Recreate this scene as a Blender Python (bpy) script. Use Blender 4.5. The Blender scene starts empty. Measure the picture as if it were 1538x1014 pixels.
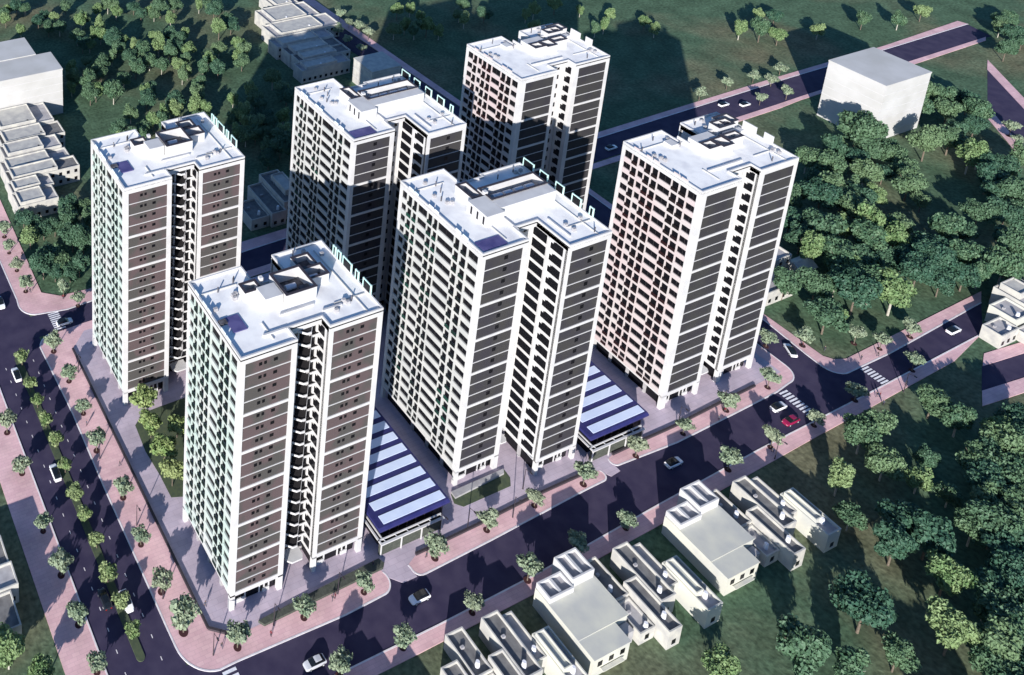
import bpy, math, random
from mathutils import Vector, Matrix, Euler
random.seed(11)
S = bpy.context.scene
COL = S.collection

# ------------------------------------------------------------------ camera
cam_d = bpy.data.cameras.new('camera'); cam = bpy.data.objects.new('camera', cam_d); COL.objects.link(cam)
S.camera = cam
cam_d.sensor_width = 36.0; cam_d.lens = 36.0*1509.986/1538.0
cam_d.shift_x = 599.525/1538.0; cam_d.shift_y = -739.01/1538.0
cam_d.clip_start = 1.0; cam_d.clip_end = 6000.0
RT = Vector((0.92477, -0.380523, -0.001798)); DN = Vector((-0.113156, -0.27048, -0.956053)); FW = Vector((0.363314, 0.884332, -0.29319))
mw = Matrix(((RT.x, -DN.x, -FW.x, -81.142), (RT.y, -DN.y, -FW.y, -133.765), (RT.z, -DN.z, -FW.z, 215.799), (0, 0, 0, 1)))
cam.matrix_world = mw

# ------------------------------------------------------------------ light
SUN_AZ, SUN_EL = math.radians(44.0), math.radians(18.0)      # direction the light travels (from +x), height of the sun
sl = bpy.data.lights.new('sun', 'SUN'); sun = bpy.data.objects.new('sun', sl); COL.objects.link(sun)
sl.energy = 5.0; sl.angle = math.radians(0.5); sl.color = (1.0, 0.955, 0.90)
tr = Vector((math.cos(SUN_AZ)*math.cos(SUN_EL), math.sin(SUN_AZ)*math.cos(SUN_EL), -math.sin(SUN_EL)))
sun.rotation_euler = tr.to_track_quat('-Z', 'Y').to_euler(); sun.location = (-200, -200, 300)
W = bpy.data.worlds.new('World'); S.world = W; W.use_nodes = True
wn = W.node_tree; bg = wn.nodes['Background']
sky = wn.nodes.new('ShaderNodeTexSky'); sky.sky_type = 'NISHITA'; sky.sun_disc = False
sky.sun_elevation = SUN_EL; sky.sun_rotation = math.radians(90) - (SUN_AZ + math.pi)
sky.air_density = 1.0; sky.dust_density = 0.3; sky.ozone_density = 6.0
wn.links.new(sky.outputs[0], bg.inputs[0]); bg.inputs[1].default_value = 0.10
S.view_settings.view_transform = 'Standard'; S.view_settings.look = 'None'
S.view_settings.exposure = 0.75; S.view_settings.gamma = 1.0; S.view_settings.use_curve_mapping = False
S.render.engine = 'CYCLES'

# ------------------------------------------------------------------ materials
def mat(name, col, rough=0.8, col2=None, scale=1.0, detail=4.0, spec=0.3, metal=0.0, lo=0.35, hi=0.65, bump=0.0, obj_rand=0.0):
    m = bpy.data.materials.new(name); m.use_nodes = True
    nt = m.node_tree; b = nt.nodes['Principled BSDF']
    b.inputs['Roughness'].default_value = rough; b.inputs['Metallic'].default_value = metal
    b.inputs['Specular IOR Level'].default_value = spec
    b.inputs['Base Color'].default_value = (*col, 1)
    if col2 is not None:
        tc = nt.nodes.new('ShaderNodeTexCoord'); nz = nt.nodes.new('ShaderNodeTexNoise')
        nz.inputs['Scale'].default_value = scale; nz.inputs['Detail'].default_value = detail
        geo = nt.nodes.new('ShaderNodeNewGeometry')
        nt.links.new(geo.outputs['Position'], nz.inputs['Vector'])
        mr = nt.nodes.new('ShaderNodeMapRange'); mr.inputs[1].default_value = lo; mr.inputs[2].default_value = hi
        nt.links.new(nz.outputs[0], mr.inputs[0])
        mx = nt.nodes.new('ShaderNodeMix'); mx.data_type = 'RGBA'
        mx.inputs[6].default_value = (*col, 1); mx.inputs[7].default_value = (*col2, 1)
        nt.links.new(mr.outputs[0], mx.inputs[0]); nt.links.new(mx.outputs[2], b.inputs['Base Color'])
        if bump:
            bp = nt.nodes.new('ShaderNodeBump'); bp.inputs['Strength'].default_value = bump
            nt.links.new(nz.outputs[0], bp.inputs['Height']); nt.links.new(bp.outputs[0], b.inputs['Normal'])
    return m

def leaf_mat(name, c1, c2, c3, scale=0.55):
    m = bpy.data.materials.new(name); m.use_nodes = True
    nt = m.node_tree; b = nt.nodes['Principled BSDF']; out = nt.nodes['Material Output']
    b.inputs['Roughness'].default_value = 0.55; b.inputs['Specular IOR Level'].default_value = 0.25
    geo = nt.nodes.new('ShaderNodeNewGeometry'); nz = nt.nodes.new('ShaderNodeTexNoise')
    nz.inputs['Scale'].default_value = scale; nz.inputs['Detail'].default_value = 3
    nt.links.new(geo.outputs['Position'], nz.inputs['Vector'])
    mr = nt.nodes.new('ShaderNodeMapRange'); mr.inputs[1].default_value = 0.35; mr.inputs[2].default_value = 0.65
    nt.links.new(nz.outputs[0], mr.inputs[0])
    mx = nt.nodes.new('ShaderNodeMix'); mx.data_type = 'RGBA'
    mx.inputs[6].default_value = (*c1, 1); mx.inputs[7].default_value = (*c2, 1); nt.links.new(mr.outputs[0], mx.inputs[0])
    oi = nt.nodes.new('ShaderNodeObjectInfo'); pw = nt.nodes.new('ShaderNodeMath'); pw.operation = 'POWER'; pw.inputs[1].default_value = 2.2
    nt.links.new(oi.outputs['Random'], pw.inputs[0])
    mx2 = nt.nodes.new('ShaderNodeMix'); mx2.data_type = 'RGBA'; mx2.inputs[7].default_value = (*c3, 1)
    nt.links.new(pw.outputs[0], mx2.inputs[0]); nt.links.new(mx.outputs[2], mx2.inputs[6])
    nt.links.new(mx2.outputs[2], b.inputs['Base Color'])
    tl = nt.nodes.new('ShaderNodeBsdfTranslucent'); nt.links.new(mx2.outputs[2], tl.inputs[0])
    ms = nt.nodes.new('ShaderNodeMixShader'); ms.inputs[0].default_value = 0.18
    nt.links.new(b.outputs[0], ms.inputs[1]); nt.links.new(tl.outputs[0], ms.inputs[2]); nt.links.new(ms.outputs[0], out.inputs[0])
    return m

def paving_mat(name, c1, c2, joint, bw=1.2, bh=0.6, rot=0.0):
    m = bpy.data.materials.new(name); m.use_nodes = True
    nt = m.node_tree; b = nt.nodes['Principled BSDF']; b.inputs['Roughness'].default_value = 0.85; b.inputs['Specular IOR Level'].default_value = 0.2
    geo = nt.nodes.new('ShaderNodeNewGeometry'); mp = nt.nodes.new('ShaderNodeMapping'); mp.inputs['Rotation'].default_value = (0, 0, rot)
    nt.links.new(geo.outputs['Position'], mp.inputs['Vector'])
    br = nt.nodes.new('ShaderNodeTexBrick'); nt.links.new(mp.outputs[0], br.inputs['Vector'])
    br.inputs['Scale'].default_value = 1.0; br.inputs['Brick Width'].default_value = bw; br.inputs['Row Height'].default_value = bh
    br.inputs['Mortar Size'].default_value = 0.03
    br.inputs['Color1'].default_value = (*c1, 1); br.inputs['Color2'].default_value = (*c2, 1); br.inputs['Mortar'].default_value = (*joint, 1)
    nz = nt.nodes.new('ShaderNodeTexNoise'); nz.inputs['Scale'].default_value = 0.18; nz.inputs['Detail'].default_value = 5
    nt.links.new(geo.outputs['Position'], nz.inputs['Vector'])
    mr = nt.nodes.new('ShaderNodeMapRange'); mr.inputs[1].default_value = 0.3; mr.inputs[2].default_value = 0.7; mr.inputs[3].default_value = 0.82; mr.inputs[4].default_value = 1.1
    nt.links.new(nz.outputs[0], mr.inputs[0])
    mu = nt.nodes.new('ShaderNodeMix'); mu.data_type = 'RGBA'; mu.blend_type = 'MULTIPLY'; mu.inputs[0].default_value = 1
    nt.links.new(br.outputs[0], mu.inputs[6]); nt.links.new(mr.outputs[0], mu.inputs[7]); nt.links.new(mu.outputs[2], b.inputs['Base Color'])
    return m

def grass_mat():
    m = bpy.data.materials.new('grass'); m.use_nodes = True
    nt = m.node_tree; b = nt.nodes['Principled BSDF']; b.inputs['Roughness'].default_value = 0.95; b.inputs['Specular IOR Level'].default_value = 0.1
    geo = nt.nodes.new('ShaderNodeNewGeometry')
    def noise(sc, dt):
        n = nt.nodes.new('ShaderNodeTexNoise'); n.inputs['Scale'].default_value = sc; n.inputs['Detail'].default_value = dt
        nt.links.new(geo.outputs['Position'], n.inputs['Vector']); return n
    n1 = noise(0.02, 4); n2 = noise(0.9, 6); n3 = noise(0.12, 3)
    r1 = nt.nodes.new('ShaderNodeMapRange'); r1.inputs[1].default_value = 0.48; r1.inputs[2].default_value = 0.66; nt.links.new(n1.outputs[0], r1.inputs[0])
    a = nt.nodes.new('ShaderNodeMix'); a.data_type = 'RGBA'; a.inputs[6].default_value = (0.076, 0.130, 0.078, 1); a.inputs[7].default_value = (0.150, 0.148, 0.092, 1)
    nt.links.new(r1.outputs[0], a.inputs[0])
    r3 = nt.nodes.new('ShaderNodeMapRange'); r3.inputs[1].default_value = 0.3; r3.inputs[2].default_value = 0.7; r3.inputs[3].default_value = 0.75; r3.inputs[4].default_value = 1.2
    nt.links.new(n3.outputs[0], r3.inputs[0])
    r2 = nt.nodes.new('ShaderNodeMapRange'); r2.inputs[1].default_value = 0.3; r2.inputs[2].default_value = 0.7; r2.inputs[3].default_value = 0.6; r2.inputs[4].default_value = 1.3
    nt.links.new(n2.outputs[0], r2.inputs[0])
    mm = nt.nodes.new('ShaderNodeMath'); mm.operation = 'MULTIPLY'; nt.links.new(r2.outputs[0], mm.inputs[0]); nt.links.new(r3.outputs[0], mm.inputs[1])
    mu = nt.nodes.new('ShaderNodeMix'); mu.data_type = 'RGBA'; mu.blend_type = 'MULTIPLY'; mu.inputs[0].default_value = 1
    nt.links.new(a.outputs[2], mu.inputs[6]); nt.links.new(mm.outputs[0], mu.inputs[7]); nt.links.new(mu.outputs[2], b.inputs['Base Color'])
    bp = nt.nodes.new('ShaderNodeBump'); bp.inputs['Strength'].default_value = 0.5; bp.inputs['Distance'].default_value = 0.3
    nt.links.new(n2.outputs[0], bp.inputs['Height']); nt.links.new(bp.outputs[0], b.inputs['Normal'])
    return m

M = dict(
 grass=grass_mat(),
 asphalt=mat('asphalt', (0.034, 0.028, 0.062), 0.85, (0.052, 0.043, 0.080), 0.25, 6, 0.2),
 pink=paving_mat('pink_paving', (0.64, 0.405, 0.43), (0.70, 0.465, 0.475), (0.54, 0.345, 0.37), 1.6, 0.8),
 plaza=paving_mat('plaza_paving', (0.50, 0.42, 0.49), (0.45, 0.385, 0.455), (0.36, 0.30, 0.37), 2.4, 1.2),
 kerb=mat('kerb_stone', (0.72, 0.68, 0.70), 0.8, (0.60, 0.56, 0.58), 0.8),
 paint=mat('road_paint', (0.82, 0.81, 0.85), 0.7, (0.6, 0.6, 0.64), 2.0),
 white=mat('white_render', (0.54, 0.535, 0.535), 0.75, (0.47, 0.465, 0.47), 0.35, 5),
 roof=mat('roof_screed', (0.84, 0.83, 0.81), 0.85, (0.64, 0.635, 0.65), 0.30, 6, lo=0.42, hi=0.75),
 panelA=mat('taupe_cladding', (0.088, 0.064, 0.067), 0.7, (0.064, 0.060, 0.058), 0.16, 2, lo=0.45, hi=0.55),
 panelB=mat('charcoal_cladding', (0.040, 0.038, 0.038), 0.7, (0.032, 0.030, 0.038), 0.2, 2),
 panelC=mat('graphite_cladding', (0.037, 0.036, 0.036), 0.7, (0.029, 0.027, 0.033), 0.2, 2),
 spanA=mat('mint_render', (0.39, 0.475, 0.44), 0.75, (0.46, 0.48, 0.465), 0.12, 3),
 spanB=mat('white_spandrel', (0.47, 0.47, 0.455), 0.75, (0.39, 0.40, 0.395), 0.2, 3),
 spanC=mat('blush_render', (0.48, 0.395, 0.398), 0.75, (0.47, 0.435, 0.43), 0.12, 3),
 glass=mat('dark_glass', (0.006, 0.006, 0.008), 0.3, spec=0.18),
 void=mat('dark_recess', (0.014, 0.013, 0.018), 0.9),
 railA=mat('bottle_green_railing', (0.005, 0.012, 0.010), 0.5, (0.006, 0.020, 0.015), 0.1, 2),
 railB=mat('teal_railing', (0.007, 0.010, 0.010), 0.5, (0.010, 0.050, 0.034), 0.08, 2, lo=0.52, hi=0.62),
 railC=mat('maroon_railing', (0.020, 0.006, 0.007), 0.5, (0.010, 0.008, 0.008), 0.12, 2),
 slab=mat('balcony_slab', (0.022, 0.020, 0.022), 0.8),
 navy=mat('navy_panel', (0.045, 0.040, 0.14), 0.35, (0.10, 0.09, 0.22), 0.3, 2),
 teal=mat('pale_teal_metal', (0.48, 0.68, 0.64), 0.5),
 paleglass=mat('pale_screen', (0.66, 0.76, 0.74), 0.3, (0.74, 0.77, 0.82), 0.3, 2),
 tank=mat('tank_shell', (0.72, 0.72, 0.75), 0.4),
 grey=mat('grey_felt', (0.045, 0.043, 0.05), 0.9, (0.13, 0.125, 0.14), 0.8, 4),
 hallroof=mat('navy_roof', (0.020, 0.022, 0.105), 0.45, (0.030, 0.030, 0.125), 0.5, 3),
 skylight=mat('skylight_glass', (0.56, 0.64, 0.82), 0.35, (0.62, 0.70, 0.86), 0.3, 3),
 hedge=mat('clipped_hedge', (0.055, 0.062, 0.052), 0.95, (0.085, 0.092, 0.078), 2.2, 6, 0.1, bump=0.8),
 lawn=mat('lawn', (0.085, 0.105, 0.060), 0.95, (0.060, 0.080, 0.055), 1.2, 6, 0.1),
 darkwall=mat('dark_wall', (0.045, 0.036, 0.045), 0.8),
 cream=mat('cream_render', (0.50, 0.485, 0.44), 0.8, (0.37, 0.362, 0.35), 0.45, 6),
 ivory=mat('ivory_render', (0.56, 0.55, 0.47), 0.8, (0.45, 0.45, 0.42), 0.22, 6),
 lavender=mat('lavender_render', (0.50, 0.495, 0.49), 0.8, (0.42, 0.415, 0.40), 0.10, 6),
 terrace=mat('terrace_tile', (0.125, 0.123, 0.125), 0.85, (0.19, 0.187, 0.185), 0.7, 5),
 concrete=mat('weathered_concrete', (0.40, 0.39, 0.40), 0.9, (0.30, 0.29, 0.30), 0.5, 6),
 carwhite=mat('white_car_paint', (0.82, 0.82, 0.84), 0.25, spec=0.5), carred=mat('red_car_paint', (0.26, 0.012, 0.06), 0.25, spec=0.5),
 cargrey=mat('silver_car_paint', (0.50, 0.51, 0.55), 0.25, spec=0.5), cardark=mat('black_car_paint', (0.02, 0.022, 0.03), 0.2, spec=0.6),
 carglass=mat('car_glass', (0.008, 0.01, 0.012), 0.1, spec=0.6), tyre=mat('tyre_rubber', (0.012, 0.012, 0.012), 0.8),
 lampglass=mat('lamp_lens', (0.75, 0.75, 0.7), 0.3), redlens=mat('red_lens', (0.35, 0.01, 0.01), 0.3),
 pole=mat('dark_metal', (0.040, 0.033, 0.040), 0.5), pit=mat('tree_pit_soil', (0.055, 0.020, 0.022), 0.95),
 bark=mat('bark', (0.16, 0.13, 0.10), 0.9, (0.10, 0.08, 0.065), 3.0), palebark=mat('pale_bark', (0.42, 0.40, 0.34), 0.9, (0.30, 0.28, 0.24), 3.0),
 leaf_street=leaf_mat('street_leaves', (0.17, 0.24, 0.155), (0.29, 0.345, 0.235), (0.27, 0.31, 0.21)),
 leaf_median=leaf_mat('median_leaves', (0.13, 0.21, 0.075), (0.26, 0.31, 0.15), (0.24, 0.30, 0.14)),
 leaf_garden=leaf_mat('garden_leaves', (0.15, 0.235, 0.08), (0.29, 0.355, 0.14), (0.27, 0.32, 0.14)),
 leaf_dark=leaf_mat('dark_leaves', (0.034, 0.092, 0.062), (0.066, 0.138, 0.086), (0.088, 0.158, 0.088)),
 leaf_mid=leaf_mat('mid_leaves', (0.055, 0.122, 0.070), (0.108, 0.185, 0.102), (0.14, 0.215, 0.11)),
 leaf_light=leaf_mat('light_leaves', (0.105, 0.19, 0.075), (0.20, 0.285, 0.13), (0.22, 0.30, 0.14)),
 skin=mat('skin', (0.45, 0.28, 0.20), 0.6), cloth1=mat('dark_cloth', (0.03, 0.028, 0.04), 0.9), cloth2=mat('maroon_cloth', (0.13, 0.02, 0.03), 0.9),
 cloth3=mat('slate_cloth', (0.06, 0.065, 0.09), 0.9), hair=mat('hair', (0.012, 0.01, 0.01), 0.6),
)

# ------------------------------------------------------------------ mesh helpers
class MB:
    def __init__(s): s.v = []; s.f = []; s.mi = []; s.m = 0
    def box(s, x0, x1, y0, y1, z0, z1):
        n = len(s.v)
        s.v += [(x0,y0,z0),(x1,y0,z0),(x1,y1,z0),(x0,y1,z0),(x0,y0,z1),(x1,y0,z1),(x1,y1,z1),(x0,y1,z1)]
        for q in ((0,3,2,1),(4,5,6,7),(0,1,5,4),(1,2,6,5),(2,3,7,6),(3,0,4,7)): s.f.append(tuple(n+i for i in q)); s.mi.append(s.m)
        return s
    def prism(s, poly, z0, z1):
        a = sum(poly[i][0]*poly[(i+1)%len(poly)][1]-poly[(i+1)%len(poly)][0]*poly[i][1] for i in range(len(poly)))
        if a < 0: poly = poly[::-1]
        n = len(s.v); k = len(poly)
        s.v += [(p[0],p[1],z0) for p in poly] + [(p[0],p[1],z1) for p in poly]
        s.f.append(tuple(range(n+k-1, n-1, -1))); s.f.append(tuple(range(n+k, n+2*k))); s.mi += [s.m]*2
        for i in range(k):
            j = (i+1) % k; s.f.append((n+i, n+j, n+k+j, n+k+i)); s.mi.append(s.m)
        return s
    def prism_x(s, poly, x0, x1):          # polygon in (y,z) extruded along x
        a = sum(poly[i][0]*poly[(i+1)%len(poly)][1]-poly[(i+1)%len(poly)][0]*poly[i][1] for i in range(len(poly)))
        if a < 0: poly = poly[::-1]
        n = len(s.v); k = len(poly)
        s.v += [(x0,p[0],p[1]) for p in poly] + [(x1,p[0],p[1]) for p in poly]
        s.f.append(tuple(range(n+k-1, n-1, -1))); s.f.append(tuple(range(n+k, n+2*k))); s.mi += [s.m]*2
        for i in range(k):
            j = (i+1) % k; s.f.append((n+i, n+j, n+k+j, n+k+i)); s.mi.append(s.m)
        return s
    def ring(s, poly, t, z0, z1):          # wall of thickness t inside an axis-aligned CCW outline
        k = len(poly); inn = []
        for i in range(k):
            p, c, q = Vector(poly[i-1]), Vector(poly[i]), Vector(poly[(i+1)%k])
            d1 = (c-p).normalized(); d2 = (q-c).normalized()
            inn.append(tuple(c + Vector((-d1.y, d1.x))*t + Vector((-d2.y, d2.x))*t))
        n = len(s.v)
        for pl in (poly, inn):
            for z in (z0, z1): s.v += [(p[0], p[1], z) for p in pl]
        for i in range(k):
            j = (i+1) % k; o0, o1, i0, i1 = n, n+k, n+2*k, n+3*k
            s.f += [(o0+i,o0+j,o1+j,o1+i),(i0+j,i0+i,i1+i,i1+j),(o1+i,o1+j,i1+j,i1+i),(o0+j,o0+i,i0+i,i0+j)]; s.mi += [s.m]*4
        return s
    def tube(s, p0, p1, r0, r1=None, n=8, cap=True):
        r1 = r0 if r1 is None else r1
        a, b = Vector(p0), Vector(p1); d = (b-a).normalized()
        u = d.orthogonal().normalized(); w = d.cross(u); k = len(s.v)
        for c, r in ((a, r0), (b, r1)):
            for i in range(n):
                t = 2*math.pi*i/n; s.v.append(tuple(c + u*math.cos(t)*r + w*math.sin(t)*r))
        for i in range(n):
            j = (i+1) % n; s.f.append((k+i, k+j, k+n+j, k+n+i)); s.mi.append(s.m)
        if cap: s.f += [tuple(k+n-1-i for i in range(n)), tuple(k+n+i for i in range(n))]; s.mi += [s.m]*2
        return s
    def mesh(s, name, mats):
        me = bpy.data.meshes.new(name); me.from_pydata(s.v, [], s.f)
        if not isinstance(mats, (list, tuple)): mats = [mats]
        for m in mats: me.materials.append(m)
        if len(mats) > 1: me.polygons.foreach_set('material_index', s.mi)
        me.update(); return me
    def build(s, name, mats, parent=None, loc=None):
        return link(name, s.mesh(name, mats), parent, loc)
def link(name, me, parent=None, loc=None):
    o = bpy.data.objects.new(name, me); COL.objects.link(o)
    if parent: o.parent = parent
    if loc: o.location = loc
    return o
def empty(name, loc=(0,0,0), rz=0.0):
    o = bpy.data.objects.new(name, None); COL.objects.link(o); o.location = loc; o.rotation_euler = (0,0,rz); o.empty_display_size = 0.5
    return o
def tag(o, label=None, cat=None, group=None, kind=None):
    if label: o['label'] = label
    if cat: o['category'] = cat
    if group: o['group'] = group
    if kind: o['kind'] = kind
    return o
def copy_tree(o, parent=None):
    c = o.copy(); COL.objects.link(c); c.parent = parent
    for ch in o.children: copy_tree(ch, c)
    return c
def struct(name, mb, m, loc=None):
    o = mb.build(name, m, None, loc); o['kind'] = 'structure'; return o
def rect(x0, x1, y0, y1): return [(x0,y0),(x1,y0),(x1,y1),(x0,y1)]

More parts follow.
